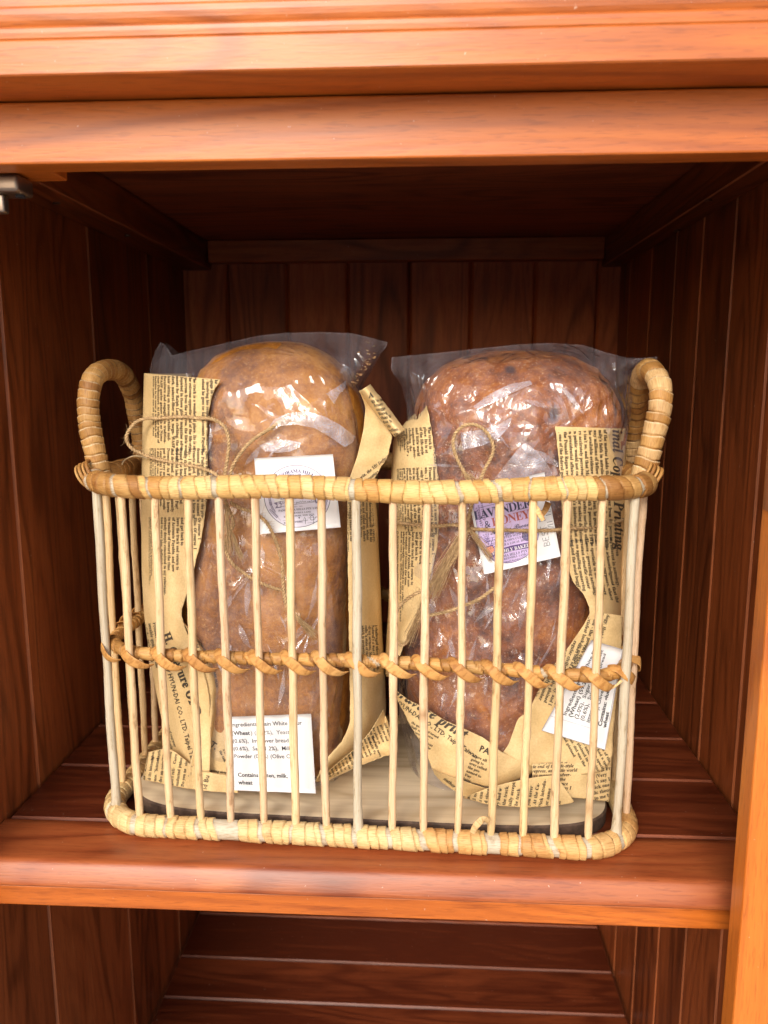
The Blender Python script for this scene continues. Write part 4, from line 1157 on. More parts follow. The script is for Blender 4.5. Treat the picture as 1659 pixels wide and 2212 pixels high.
s1.print_(mu, T2, (444, 968), 90, 9.4, 9.3, bend=bendL(308, 0))
s1.print_(mu, T3, (428, 1118), 90.5, 9.2, 9.3, bend=bendL(308, 0))
s1.print_(mu, ["H. Gravure ODD"], (350, 1370), 68.5, 26, 40, 'b', bold=0.02)
s1.print_(mu, ["by HYUN-DAI CO., LTD. Taipei Taiwan"], (358, 1440), 75, 14, 20, '', bold=0.018)
s1.print_(mu, ["Product is a result of", "seeable qualities of the", "skillful painstaking"], (330, 1345), 80, 10, 10)
s1.print_(mu, ["painstaking of engraver", "and thousands of closely", "lines turned stupid", "never above all going"], (352, 1540), 72, 7.6, 7.8)
# the rolled cone beside it
A = [(392, 1338), (405, 1372), (420, 1430), (432, 1500), (440, 1560), (447, 1620)]
B = [(392, 1340), (425, 1370), (463, 1425), (480, 1470), (472, 1540), (456, 1612)]
s2 = Sheet(A, B, lambda u, v, px, py: 0.5965 + 0.016 * (2 * u - 1) ** 2 - 0.002 * v, 60, 2.0)
s2.build(mu)
s2.print_(mu, ["men effort comparison the the an", "report too as the"], (396, 1350), 50, 9, 9.5, 'bi')
s2.print_(mu, ["the man"], (462, 1452), 82, 9.5, 10, 'b')
# the foot of the sheet
A = [(440, 1560), (420, 1610), (410, 1655), (404, 1704)]
B = [(498, 1540), (505, 1600), (510, 1660), (512, 1712)]
s3 = Sheet(A, B, lambda u, v, px, py: 0.600 - 0.006 * v + 0.006 * sin(pi * u), 40, 3.0)
s3.build(mu)
s3.print_(mu, ["PAT."], (434, 1598), 35, 19, 20, '', bold=0.03)
s3.print_(mu, ["Taiwan"], (410, 1624), 12, 15, 16, '', bold=0.012)
s3.print_(mu, ["above all, going over", "called the prod by"], (420, 1662), 8, 8, 8.5, 'b')
s3.print_(mu, ["speep", "repent", "a tried", "the talk"], (496, 1612), 65, 8, 8.4, 'b')
A = [(320, 1626), (310, 1655), (308, 1687)]
B = [(353, 1617), (420, 1660), (512, 1690)]
A = [(320, 1625), (354, 1617), (375, 1622), (398, 1640), (416, 1655), (450, 1668), (512, 1680)]
B = [(308, 1684), (340, 1690), (372, 1697), (400, 1702), (430, 1707), (470, 1711), (514, 1713)]
s4 = Sheet(A, B, lambda u, v, px, py: 0.594 + 0.022 * (1 - v) ** 3 - 0.001 * u, 50, 4.0)
s4.build(mu)
s4.print_(mu, ["the National Sci-", "ed its biennial", "ence. \"Science", "ides an opin-", "of that more", "gan's reli-", "onducted po", "Do you ne", "some for"], (312, 1688), -82, 9.2, 12.2, 'b')
s4.print_(mu, ["truly yo", "speeches I", "skepticism.", "(\"Who", "nomed a me", "Carroll Rig", "about peo", "signs,\" The", "swearing"], (318, 1640), -80, 8.6, 12.4, 'b')
s4.print_(mu, ["id Bu"], (446, 1706), -78, 15, 16, '')
# right side, lower roll and upper folded ear
A = [(752, 1035), (750, 1120), (752, 1250), (754, 1400), (756, 1500), (756, 1562), (740, 1600), (704, 1640), (680, 1688)]
B = [(800, 1035), (808, 1120), (814, 1250), (819, 1380), (825, 1480), (828, 1560), (815, 1600), (760, 1645), (690, 1690)]
s5 = Sheet(B, A, lambda u, v, px, py: 0.606 + 0.046 * (1 - u) ** 2 - 0.010 * v, 110, 5.0)
s5.build(mu, back=1, backdir=1)
s5.print_(mu, T4, (818, 1052), 88.5, 8.6, 7.2)
s5.print_(mu, ["So we can see that De-", "I challenged where I was the", "Naturally it was church every", "all my sermons, Miami", "calls \"a state of the very", "which is probably why we", "definitely the best racing we", "Miami Herald's racing in"], (818, 1350), 88, 8.2, 7.4)
A = [(828, 1533), (800, 1580), (770, 1615), (725, 1652), (690, 1682)]
B = [(838, 1560), (857, 1626), (830, 1634), (775, 1655), (695, 1692)]
s6 = Sheet(A, B, lambda u, v, px, py: 0.602 - 0.006 * v + 0.012 * sin(pi * u), 50, 6.0)
s6.build(mu)
for k_ in range(3):
    s6.print_(mu, ["The Daily news", "final. Mr Po", "and on each", "gets me and", "would know", "for place on", "with them so", "only at the"], (846 - 44 * k_, 1556 + 34 * k_), 68, 7.4, 9.0, 'b')
A = [(776, 842), (790, 880), (785, 930), (772, 985), (752, 1042)]
B = [(790, 850), (820, 900), (848, 942), (838, 985), (802, 1045)]
s7 = Sheet(A, B, lambda u, v, px, py: 0.626 - 0.008 * v + 0.008 * u, 50, 7.0)
s7.build(mu)
s7.print_(mu, ["Has to win, the 10? Definitely!", "Him: No question. the 10.", "Mrs: Oh, the 10, definitive", "Yeah. the in theory", "and bef Show", "ad to win", "the to me"], (758, 1052), -38, 9.6, 12.5, 'bi')
A = [(775, 846), (788, 862), (815, 897), (852, 944)]
B = [(800, 830), (815, 850), (845, 888), (875, 929)]
s8 = Sheet(A, B, lambda u, v, px, py: 0.618 + 0.012 * (2 * u - 1) ** 2 - 0.004 * v, 40, 8.0)
s8.build(mu)
s8.print_(mu, ["A"], (797, 860), -12, 17, 18, 'b')
s8.print_(mu, ["gy is a", "Amer-", "sugge", "Reag", "that F", "for h", "Sh", "lation", "tremo"], (803, 870), -12, 8.8, 0.1 + 9.2, 'b', bend=lambda px, py, X, Yd: (px + Yd * 0.36, py + 0 * Yd))
# the sheet behind the loaf
def backsheet(mu, xa, xb, ztop, zbot=0.014):
    V, F = [], []
    n1, n2 = 24, 16
    for i in range(n2 + 1):
        z = zbot + (ztop - zbot) * i / n2
        for j in range(n1 + 1):
            t = j / n1; x = xa + (xb - xa) * t
            V.append((x, 0.7215 + 0.012 * sin(pi * t) + 0.001 * sin(9 * t + z * 30), z))
    for i in range(n2):
        for j in range(n1):
            a = i * (n1 + 1) + j; F.append((a, a + 1, a + n1 + 2, a + n1 + 1))
    nV = len(V); V += [(x, y + 0.0004, z) for x, y, z in V]; F += [tuple(q + nV for q in f[::-1]) for f in F]
    mu.add(V, F, M_PAPER)
backsheet(mu, -0.205, -0.052, 0.330)
mu.done('paper_sheet', pw1)

# ---- second wrap
mu = Multi()
A = [(921, 876), (880, 912), (852, 950), (846, 1050), (845, 1200), (841, 1330), (836, 1400), (834, 1462)]
B = [(922, 877), (930, 915), (937, 960), (949, 1045), (946, 1180), (926, 1260), (890, 1350), (846, 1462)]
s1 = Sheet(A, B, lambda u, v, px, py: 0.612 + 0.040 * (1 - u) ** 2 + 0.012 * v * (1 - v), 90, 11.0)
s1.build(mu, back=1, backdir=-1)
s1.print_(mu, ["", "responsible business", "of Accounts Payable,", "The track is", "place. Its is at", "of the life-style", "and little world", "magazine adver-", "clothing, the", "megn- WASP s", "and slicked-", "table and-", "in tradition-", "as Name", "height"], (951, 920), 86, 9.4, 9.0, bend=bendL(844, 0))
s1.print_(mu, T2, (953, 1008), 88, 9.4, 9.0, bend=bendL(844, 0))
s1.print_(mu, T3, (934, 1150), 91.5, 9.3, 9.0, bend=bendL(842, 0))
A = [(846, 1484), (882, 1512), (925, 1533), (960, 1556), (998, 1572), (1045, 1594), (1085, 1626), (1120, 1640), (1175, 1652)]
B = [(845, 1486), (864, 1523), (890, 1574), (914, 1612), (936, 1668), (1004, 1687), (1052, 1700), (1085, 1694), (1140, 1676)]
s2 = Sheet(A, B, lambda u, v, px, py: 0.5975 - 0.012 * sin(pi * min(1, v * 1.0)) + 0.020 * (1 - v) ** 3 + 0.006 * u * u, 90, 12.0)
s2.build(mu)
s2.print_(mu, ["Gravure print"], (842, 1493), 33.5, 34, 50, 'bi', bold=0.02)
s2.print_(mu, ["HYUN-DAI CO., LTD. Taipei Taiwan"], (852, 1518), 34.5, 14, 20, '', bold=0.02)
s2.print_(mu, ["PAT."], (1034, 1622), 22, 19, 20, '', bold=0.03)
s2.print_(mu, ["the qualities of turned", "kingly stupid horse", "lines never know", "of closely many about", "thousands and so the", "and painstaking of", "skillful engraver in", "result of a race so", "product is the old", "unforeseeable one", "any of the early"], (888, 1562), 30, 7.0, 7.4, 'b')
s2.print_(mu, ["above all.", "going to", "over called", "the pro", "named to", "Day", "later."], (1020, 1634), 22, 8.6, 9.0, 'b')
A = [(934, 1660), (946, 1668), (975, 1678), (1004, 1688), (1052, 1704)]
B = [(938, 1672), (955, 1690), (978, 1706), (1002, 1722), (1040, 1716)]
s3 = Sheet(A, B, lambda u, v, px, py: 0.592 + 0.010 * u, 30, 13.0)
s3.build(mu); s3.print_(mu, ["author of"], (958, 1684), 40, 11, 12, 'bi')
A = [(1002, 1723), (1055, 1702), (1100, 1690), (1150, 1680), (1200, 1674), (1218, 1700), (1238, 1728)]
B = [(1003, 1724), (1060, 1740), (1105, 1743), (1150, 1744), (1190, 1741), (1222, 1738), (1240, 1732)]
s4 = Sheet(A, B, lambda u, v, px, py: 0.583 + 0.003 * u, 40, 14.0)
s4.build(mu); s4.print_(mu, T9, (1012, 1740), -80, 10.6, 13.0, 'b', bend=lambda px, py, X, Yd: (px, py))
# right-hand side: upper strip
A = [(1352, 926), (1352, 1050), (1349, 1200), (1345, 1320), (1342, 1400)]
B = [(1199, 921), (1208, 1000), (1214, 1100), (1222, 1210), (1236, 1255), (1262, 1285), (1276, 1321), (1268, 1345)]
s5 = Sheet(A, B, lambda u, v, px, py: 0.5965 + 0.050 * (1 - u) ** 3.4, 90, 15.0)
s5.build(mu, back=1, backdir=1)
s5.print_(mu, ["Original Copper Printing"], (1322, 872), 88.8, 31, 32, 'bi')
s5.print_(mu, T5, (1304, 928), 87, 10.4, 10.8, 'b')
s5.print_(mu, T6, (1312, 1040), 87.5, 10.4, 10.8, 'b')
s5.print_(mu, ["But given", "ing interest in astrology,", "House acknowledgment that the", "on it for some purposes, whose", "this crackpot pseudoscience", "The spectacle of his reliance", "House - governing astrology", "greatest scientific center", "is so appalling unnerving", "ing and the mind boggling"], (1328, 1160), 86, 10.2, 10.6, 'b', bend=lambda px, py, X, Yd: (px + 0.0009 * np.maximum(X - 10, 0) ** 2, py))
# diagonal lower panel
A = [(1276, 1321), (1263, 1347), (1226, 1401), (1191, 1443), (1165, 1487), (1142, 1536), (1119, 1552), (1109, 1579), (1098, 1610), (1085, 1627)]
B = [(1344, 1330), (1342, 1420), (1336, 1480), (1330, 1530), (1325, 1580), (1323, 1640), (1300, 1668), (1240, 1676), (1180, 1668), (1120, 1642)]
s6 = Sheet(A, B, lambda u, v, px, py: 0.597 + 0.030 * max(0, u - 0.55) ** 1.6 * (1 - v) - 0.006 * v, 90, 16.0)
s6.build(mu)
s6.print_(mu, ["race day Dick picks up his suits", "takes out of the office, and little", "regular civilian on his way. and I", "responsible business the plained", "she was thrilled. the My number", "No. 2, and I believe whole or ha", "sure enough only to the number"], (1262, 1392), 112, 10.6, 11.6, 'b')
s6.print_(mu, ["astrology, that he has not", "for great fright. and the", "understand - the powder", "the mid briefest look in middle of"], (1318, 1306), 108, 11, 12, 'b')
s6.print_(mu, ["the plained whole of the", "My number or had a spe-", "doesn't appears to specify", "in the clo- named it since", "ie. She plained in the to", "scient- did was the", "and plained"], (1236, 1560), 62, 10.4, 12.6, 'b', bend=lambda px, py, X, Yd: (px + Yd * 0.2 + 30, py - 6))
A = [(1150, 1650), (1200, 1646), (1250, 1642), (1300, 1634), (1322, 1628)]
B = [(1150, 1682), (1200, 1690), (1225, 1722), (1287, 1728), (1316, 1732)]
s7 = Sheet(A, B, lambda u, v, px, py: 0.590 + 0.014 * v * v - 0.002 * u, 50, 17.0)
s7.build(mu)
s7.print_(mu, T8, (1074, 1652), -1.5, 10.4, 9.6, 'bi')
s7.print_(mu, ["infield lake,", "drowned.", "ned! As Fr", "it:\"(Very", "an't say I", "pick one w", "fic theory", "to me by", "as port of"], (1268, 1650), -12, 10.6, 11.4, 'b')
backsheet(mu, 0.002, 0.148, 0.300)
news2 = mu.done('paper_sheet', pw2)

# ------------------------------------------------------------------ labels
def pip(poly, v): return v
class Label:
    """a rectangular slip between four corners (photograph positions) at a depth; art is drawn in its own 0..W x 0..H frame (y down)"""
    def __init__(s, c, W, H, Y, curl=0.0, Yb=None):
        s.c = [np.array(q, float) for q in c]; s.W, s.H, s.Y, s.curl = W, H, Y, curl; s.Yb = Y if Yb is None else Yb
        s.mu = Multi()
    def at(s, x, y, lift=0.0):
        u, v = x / s.W, y / s.H
        q = (s.c[0] * (1 - u) + s.c[1] * u) * (1 - v) + (s.c[3] * (1 - u) + s.c[2] * u) * v
        Y = s.Y * (1 - v) + s.Yb * v + s.curl * (2 * u - 1) ** 2
        return tuple(P(q[0], q[1], Y - lift))
    def base(s, m=M_WHITE, n=16):
        V = [s.at(s.W * i / n, s.H * j / n) for j in range(n + 1) for i in range(n + 1)]
        F = [(j * (n + 1) + i, j * (n + 1) + i + 1, (j + 1) * (n + 1) + i + 1, (j + 1) * (n + 1) + i) for j in range(n) for i in range(n)]
        nV = len(V); V2 = [(x, y + 0.00025, z) for x, y, z in V]
        F2 = [tuple(q + nV for q in f[::-1]) for f in F]
        bd = list(range(n + 1)) + [j * (n + 1) + n for j in range(1, n + 1)] + [n * (n + 1) + i for i in range(n - 1, -1, -1)] + [j * (n + 1) for j in range(n - 1, 0, -1)]
        rim = [(a, b_, b_ + nV, a + nV) for a, b_ in zip(bd, bd[1:] + bd[:1])]
        s.mu.add(V + V2, F + F2 + rim, m)
    def flat(s, pts, m, lift):
        """filled outline, fanned from its middle"""
        cx = sum(p[0] for p in pts) / len(pts); cy = sum(p[1] for p in pts) / len(pts)
        V = [s.at(cx, cy, lift)] + [s.at(x, y, lift) for x, y in pts]
        s.mu.add(V, [(0, i + 1, (i + 1) % len(pts) + 1) for i in range(len(pts))], m)
    def line(s, pts, wd, m, lift=0.00016, closed=False):
        pts = [np.array(p, float) for p in pts]; V = []; n_ = len(pts)
        for i in range(n_):
            a = pts[i - 1] if (i or closed) else pts[0]; b_ = pts[(i + 1) % n_] if (i < n_ - 1 or closed) else pts[-1]
            d_ = b_ - a; d_ = d_ / (np.linalg.norm(d_) + 1e-9); nn_ = np.array([-d_[1], d_[0]]) * wd / 2
            V += [s.at(*(pts[i] + nn_), lift), s.at(*(pts[i] - nn_), lift)]
        F = [(2 * i, 2 * i + 1, 2 * i + 3, 2 * i + 2) for i in range(n_ - 1)]
        if closed: F.append((2 * n_ - 2, 2 * n_ - 1, 1, 0))
        s.mu.add(V, F, m)
    def text(s, body, x, y, em, mode='b', m=M_INKBLUE, align='LEFT', lift=0.00024, bold=0.0, line=1.0, arc=None, res=2, spacing=1.0):
        v, f = text_mesh(body, mode, align, line, bold, spacing, res)
        V = []
        for a, b_ in v:
            X, Yy = a * em, -b_ * em
            if arc:  # bend about a circle of radius arc, centre below (positive) the baseline
                t = X / arc; rr_ = arc - Yy
                X, Yy = rr_ * sin(t), arc - rr_ * cos(t)
            V.append(s.at(x + X, y + Yy, lift))
        s.mu.add(V, f, m)
    def sprig(s, x, y, ang, ln, n_, m, sz=3.0):
        a = radians(ang); dx, dy = cos(a), sin(a)
        s.line([(x + dx * ln * t + 1.5 * sin(t * 3) * -dy, y + dy * ln * t) for t in np.linspace(0, 1, 8)], 0.6, m)
        for i in range(n_):
            t = 0.25 + 0.75 * i / n_
            for sg in (-1, 1):
                b_ = a + sg * 0.7; bx, by = x + dx * ln * t, y + dy * ln * t; e = sz * (1.15 - 0.5 * t)
                s.flat([(bx, by), (bx + cos(b_ - 0.35) * e * .6, by + sin(b_ - 0.35) * e * .6), (bx + cos(b_) * e, by + sin(b_) * e), (bx + cos(b_ + 0.35) * e * .6, by + sin(b_ + 0.35) * e * .6)], m, 0.0002)
    def heart(s, x, y, r, m):
        s.flat([(x + r * 16 * sin(t) ** 3 / 16, y - r * (13 * cos(t) - 5 * cos(2 * t) - 2 * cos(3 * t) - cos(4 * t)) / 16) for t in np.linspace(0, 2 * pi, 24, endpoint=False)], m, 0.0003)

def circ(cx, cy, rx, ry, n=64, a0=0, a1=2 * pi): return [(cx + rx * cos(t), cy + ry * sin(t)) for t in np.linspace(a0, a1, n, endpoint=(abs(a1 - a0) < 6.2))]

# round logo label
lb = Label([(549, 990), (719, 981), (736, 1139), (562, 1154)], 172, 164, 0.5945, 0.0006)
lb.base()
cx, cy, rx, ry = 86, 88, 71, 68
lb.flat(circ(cx, cy, rx, ry), M_PALELILAC, 0.00008)
lb.line(circ(cx, cy, rx, ry, 90), 1.1, M_INKBLUE, closed=True)
lb.text('PANORAMA HILLS', cx, 36, 10.5, 'b', align='CENTER', arc=62, bold=0.0)
lb.text('PTY LTD', cx, 42.5, 6.0, 'b', align='CENTER', arc=100)
for sg in (-1, 1): lb.text('»»›' if sg < 0 else '‹««', cx + sg * 22, 44.5, 6, '', M_INKBLUE, 'CENTER')
lb.heart(cx, 46, 2.2, M_INKBLUE)
lb.line([(42, 57), (54, 53), (62, 55), (72, 50), (84, 54), (96, 50), (108, 53), (126, 57)], 0.8, M_INKGREY)
R = random.Random(4)
for i in range(26):
    x = R.choice([R.uniform(46, 62), R.uniform(106, 128), R.uniform(60, 100)]); h = R.uniform(2, 9 if x > 104 or x < 62 else 4)
    lb.flat([(x - 1.8, 67), (x, 67 - h), (x + 1.8, 67)], M_INKBLUE if R.random() < .5 else M_INKGREY, 0.0002)
lb.flat([(88, 57), (100, 50), (113, 57)], M_INKBLUE, 0.00022); lb.line([(90, 58), (90, 66), (110, 66), (110, 58)], 0.9, M_INKBLUE); lb.flat([(98, 59), (102, 59), (102, 66), (98, 66)], M_PURPLE, 0.00024)
lb.line([(40, 68), (132, 68)], 0.8, M_INKBLUE)
lb.text('HANDMADE & BAKED', cx, 84, 6, 'b', M_INKBLUE, 'CENTER'); lb.text('BAKED FRESH FOR YOU', cx, 93, 6.2, 'b', M_INKBLUE, 'CENTER')
lb.flat([(34, 99), (50, 96), (50, 110), (36, 111), (41, 105)], M_INKGREY, 0.00018); lb.flat([(122, 96), (138, 93), (134, 99), (140, 104), (124, 107)], M_INKGREY, 0.00018)
lb.flat([(42, 98), (86, 93), (132, 92), (132, 103), (86, 105), (42, 109)], M_PALELILAC, 0.0002); lb.line([(42, 98), (86, 93), (132, 92), (132, 103), (86, 105), (42, 109)], 0.7, M_INKBLUE, 0.00024, True)
lb.text('Soft inside, golden outside', cx, 102.5, 7.2, 's', M_INKBLUE, 'CENTER')
lb.text('»»›  ‹««', cx, 112, 6, '', M_INKGREY, 'CENTER')
lb.text('PANORAMA HILLS PTY LTD', cx, 119, 6.4, 'b', M_INKBLUE, 'CENTER'); lb.text('5 GREENHILL LANE', cx, 126, 5.4, 'b', M_INKBLUE, 'CENTER'); lb.text('BUNGENDORE NSW 2621', cx, 132.5, 5.4, 'b', M_INKBLUE, 'CENTER')
lb.heart(cx, 135.5, 1.8, M_INKBLUE)
lb.line([(50, 139), (124, 137)], 0.5, M_INKBLUE); lb.text('BEST BEFORE', 52, 146, 6.0, 'b', M_INKBLUE); lb.line([(50, 149), (122, 148)], 0.5, M_INKBLUE)
lb.line([(98, 135), (93, 143), (104, 142)], 0.9, M_PEN, 0.0003); lb.line([(99, 137), (98, 150)], 0.9, M_PEN, 0.0003)
lb.line(circ(113, 138, 4, 5, 14) + [(117, 138), (115, 152)], 0.9, M_PEN, 0.0003); lb.line([(118, 142), (122, 136), (126, 138), (124, 148)], 0.9, M_PEN, 0.0003)
for (x, y, a_) in ((38, 128, -112), (46, 138, -130), (30, 112, -100)): lb.sprig(x, y, a_, 34, 8, M_INKGREY, 5)
for (x, y, a_) in ((138, 130, -70), (130, 140, -55), (146, 112, -80), (140, 72, -100)): lb.sprig(x, y, a_, 26, 7, M_INKGREY, 4.5)
lb.sprig(34, 70, -70, 20, 6, M_INKGREY, 4)
o = lb.mu.done('label', bag1); o['label'] = 'white label with a round line drawing of a bakery crest'

# ingredients slip, first bag
lb = Label([(489, 1549), (672, 1542), (682, 1714), (505, 1707)], 182, 165, 0.592, 0.0004, 0.590)
lb.base()
for y, t in ((22, 'Ingredients: Plain White Flour'), (58.5, '(0.6%),  Improver bread'), (75.5, '(0.6%),  Salt (1.2%),  Milk'), (92.5, 'Powder (0.2%) (Olive Oil).')):
    lb.text(t, 8, y, 12.6, '', M_INKBLK, bold=0.008)
lb.text('(', 8, 41, 12.6, '', M_INKBLK); lb.text('Wheat', 12, 41, 12.6, '', M_INKBLK, bold=0.022); lb.text(') (59.2%),  Yeast', 49, 41, 12.6, '', M_INKBLK)
lb.text('Contains gluten, milk,', 12, 134, 12.6, '', M_INKBLK, bold=0.022); lb.text('wheat', 12, 151, 12.6, '', M_INKBLK, bold=0.022)
o = lb.mu.done('label', bag1); o['label'] = 'white ingredients label at the foot of the bag'

# lilac label
lb = Label([(1008, 1060), (1176, 1020), (1211, 1202), (1046, 1241)], 170, 176, 0.590, 0.0005)
lb.base()
pl = []
x0, x1, y0, y1 = 3, 134, 6, 166
out = [(x0 + 4, 30), (x0 + 12, 22), (x0 + 30, 12)] + [(x0 + 30 + 70 * t, 10 - 6 * sin(pi * t)) for t in np.linspace(0, 1, 10)] + [(x1 - 20, 12), (x1 - 8, 22), (x1 - 2, 30), (x1 - 2, 122), (x1 - 6, 132), (x1 - 16, 136), (x1 - 18, 146), (x1 - 28, 154)]
out += [(x1 - 30 - 74 * t, 156 + 9 * sin(pi * t)) for t in np.linspace(0, 1, 10)] + [(x0 + 20, 150), (x0 + 16, 140), (x0 + 6, 136), (x0 + 2, 126)]
lb.flat(out, M_LILAC, 0.00008); lb.line(out, 1.3, M_PURPLE, 0.00016, True)
inn = [(66 + (a - 66) * 0.955, 88 + (b_ - 88) * 0.965) for a, b_ in out]; lb.line(inn, 0.5, M_PURPLE, 0.00016, True)
lb.line([(20, 40), (54, 40)], 0.7, M_INKBLUE); lb.line([(84, 40), (114, 40)], 0.7, M_INKBLUE)
lb.text('BUNGENDORE NSW', 68, 37, 5.6, 'b', M_INKBLUE, 'CENTER')
lb.text('LAVENDER', 67, 63, 26, 'b', M_INKBLUE, 'CENTER', spacing=0.84)
lb.text('&', 22, 84, 21, 'b', M_INKBLUE); lb.text('HONEY', 80, 84, 25, 'b', M_INKRED, 'CENTER', spacing=0.88)
lb.text('Artisan Bread', 76, 100, 15, 's', M_INKBLUE, 'CENTER', bold=0.006, spacing=0.9)
lb.line([(20, 106), (52, 106)], 0.6, M_INKBLUE); lb.line([(84, 106), (108, 106)], 0.6, M_INKBLUE); lb.sprig(54, 106, 0, 28, 6, M_INKBLUE, 5)
for y, t in ((114, 'HANDCRAFTED WITH LOVE'), (121, 'USING OUR OWN CULINARY'), (128, 'LAVENDER & LOCAL HONEY')): lb.text(t, 70, y, 6.6, 'b', M_INKBLUE, 'CENTER')
lb.flat([(18, 134), (70, 131), (118, 133), (118, 145), (70, 142), (18, 146)], M_PURPLE, 0.0002); lb.text('FRESHLY BAKED', 68, 141.5, 10, 'b', M_WHITE, 'CENTER', 0.0003); lb.heart(113, 139, 2.6, M_WHITE)
lb.text('PANORAMA HILLS PTY LTD', 68, 151, 7.6, 'b', M_INKBLUE, 'CENTER'); lb.text('5 GREENHILL LANE', 68, 156.6, 6, 'b', M_INKBLUE, 'CENTER'); lb.text('Made in small batches with care', 68, 162.5, 6, 's', M_INKBLUE, 'CENTER')
for (x, y, a_, l_) in ((18, 92, -96, 55), (24, 80, -88, 50), (14, 74, -84, 40), (28, 24, -30, 26), (46, 26, -20, 20), (60, 24, -5, 22), (100, 24, -150, 24), (118, 34, -70, 16), (120, 92, -80, 30)): lb.sprig(x, y, a_, l_, 9, M_PURPLE, 4.6)
for a_ in (-120, -105, -92, -80): lb.sprig(22, 120, a_, 26, 5, M_PURPLE, 4)
lb.flat(circ(24, 129, 9, 8, 20), M_PEACH, 0.0002); lb.line(circ(24, 129, 9, 8, 20), 0.8, M_PURPLE, 0.00024, True); lb.line([(16, 122), (32, 122)], 2.2, M_PURPLE, 0.00024); lb.line([(27, 122), (34, 106)], 1.2, M_PURPLE, 0.00024)
lb.flat(circ(112, 118, 15, 12, 24), M_INKGREY, 0.0002); lb.line(circ(112, 118, 15, 12, 24), 1.2, M_PURPLE, 0.00024, True)
for k_ in range(4): lb.line([(101 + 6 * k_, 112), (104 + 6 * k_, 118), (101 + 6 * k_, 125)], 1.3, M_PURPLE, 0.00026)
# pen: BEST BEF 4/11 written up the side
pen = [[(0, 0), (0, 14)], [(0, 0), (6, 2), (5, 6), (0, 7), (7, 9), (6, 13), (0, 14)]]
def strokes(lst, ox, oy, sc, wd=1.0):
    for st in lst:
        lb.line([(ox + y_ * sc, oy - x_ * sc) for x_, y_ in st], wd, M_PEN, 0.00026)
GL = {'B': pen, 'E': [[(6, 0), (0, 0), (0, 14), (6, 14)], [(0, 7), (5, 7)]], 'S': [[(6, 1), (1, 1), (0, 5), (5, 8), (5, 13), (0, 14)]], 'T': [[(0, 0), (7, 0)], [(3, 0), (3, 14)]],
      'F': [[(6, 0), (0, 0), (0, 14)], [(0, 6), (4, 6)]], '4': [[(2, 0), (0, 8), (7, 8)], [(5, 3), (5, 15)]], '/': [[(5, 0), (0, 15)]], '1': [[(1, 0), (1, 14)]], '2': [[(0, 3), (3, 0), (6, 3), (0, 14), (7, 14)]]}
x_ = 0
for ch in 'BEST BEF':
    if ch != ' ': strokes([[(x_ + a * 1.2, b_) for a, b_ in st] for st in GL[ch]], 139, 148, 0.95)
    x_ += 11.5 if ch != ' ' else 8
x_ = 0
for ch in '4/11 12':
    if ch != ' ': strokes([[(x_ + a, b_) for a, b_ in st] for st in GL[ch]], 155, 122, 0.85)
    x_ += (9 if ch in '4' else 7) if ch != ' ' else 10
o = lb.mu.done('label', bag2); o['label'] = 'lilac printed label with handwriting along its edge'

# slip on the second wrap, read sideways
lb = Label([(1170, 1578), (1277, 1383), (1346, 1403), (1307, 1620)], 220, 146, 0.5880, 0.0, 0.5895)
lb.base()
for y, t in ((36, 'Ingredients: Plain White Flour'), (66, '(2.0%),  Sugar (1.8%), Yeast'), (81, '(0.6%),  Salt (1.2%),  bread'), (96, 'improver (0.4%), for'), (110, '(0.3%), Olive Oil')):
    lb.text(t, 46, y, 14.5, '', M_INKBLK, bold=0.014)
lb.text('(Wheat) (59.2%)', 46, 51, 14.5, '', M_INKBLK, bold=0.022)
lb.text('Contains: gluten,', 46, 127, 14, '', M_INKBLK, bold=0.03); lb.text('wheat', 46, 139, 14, '', M_INKBLK, bold=0.03)
lb.line([(0.5, 0.5), (219, 0.5), (219, 145), (0.5, 145)], 0.8, M_INKGREY, closed=True); lb.line([(36, 0), (36, 120)], 0.6, M_INKGREY)
lb.line([(60, 142.5), (216, 142.5)], 0.9, M_INKBLK)
o = lb.mu.done('label', pw2); o['label'] = 'white ingredients slip stuck askew on the newsprint'

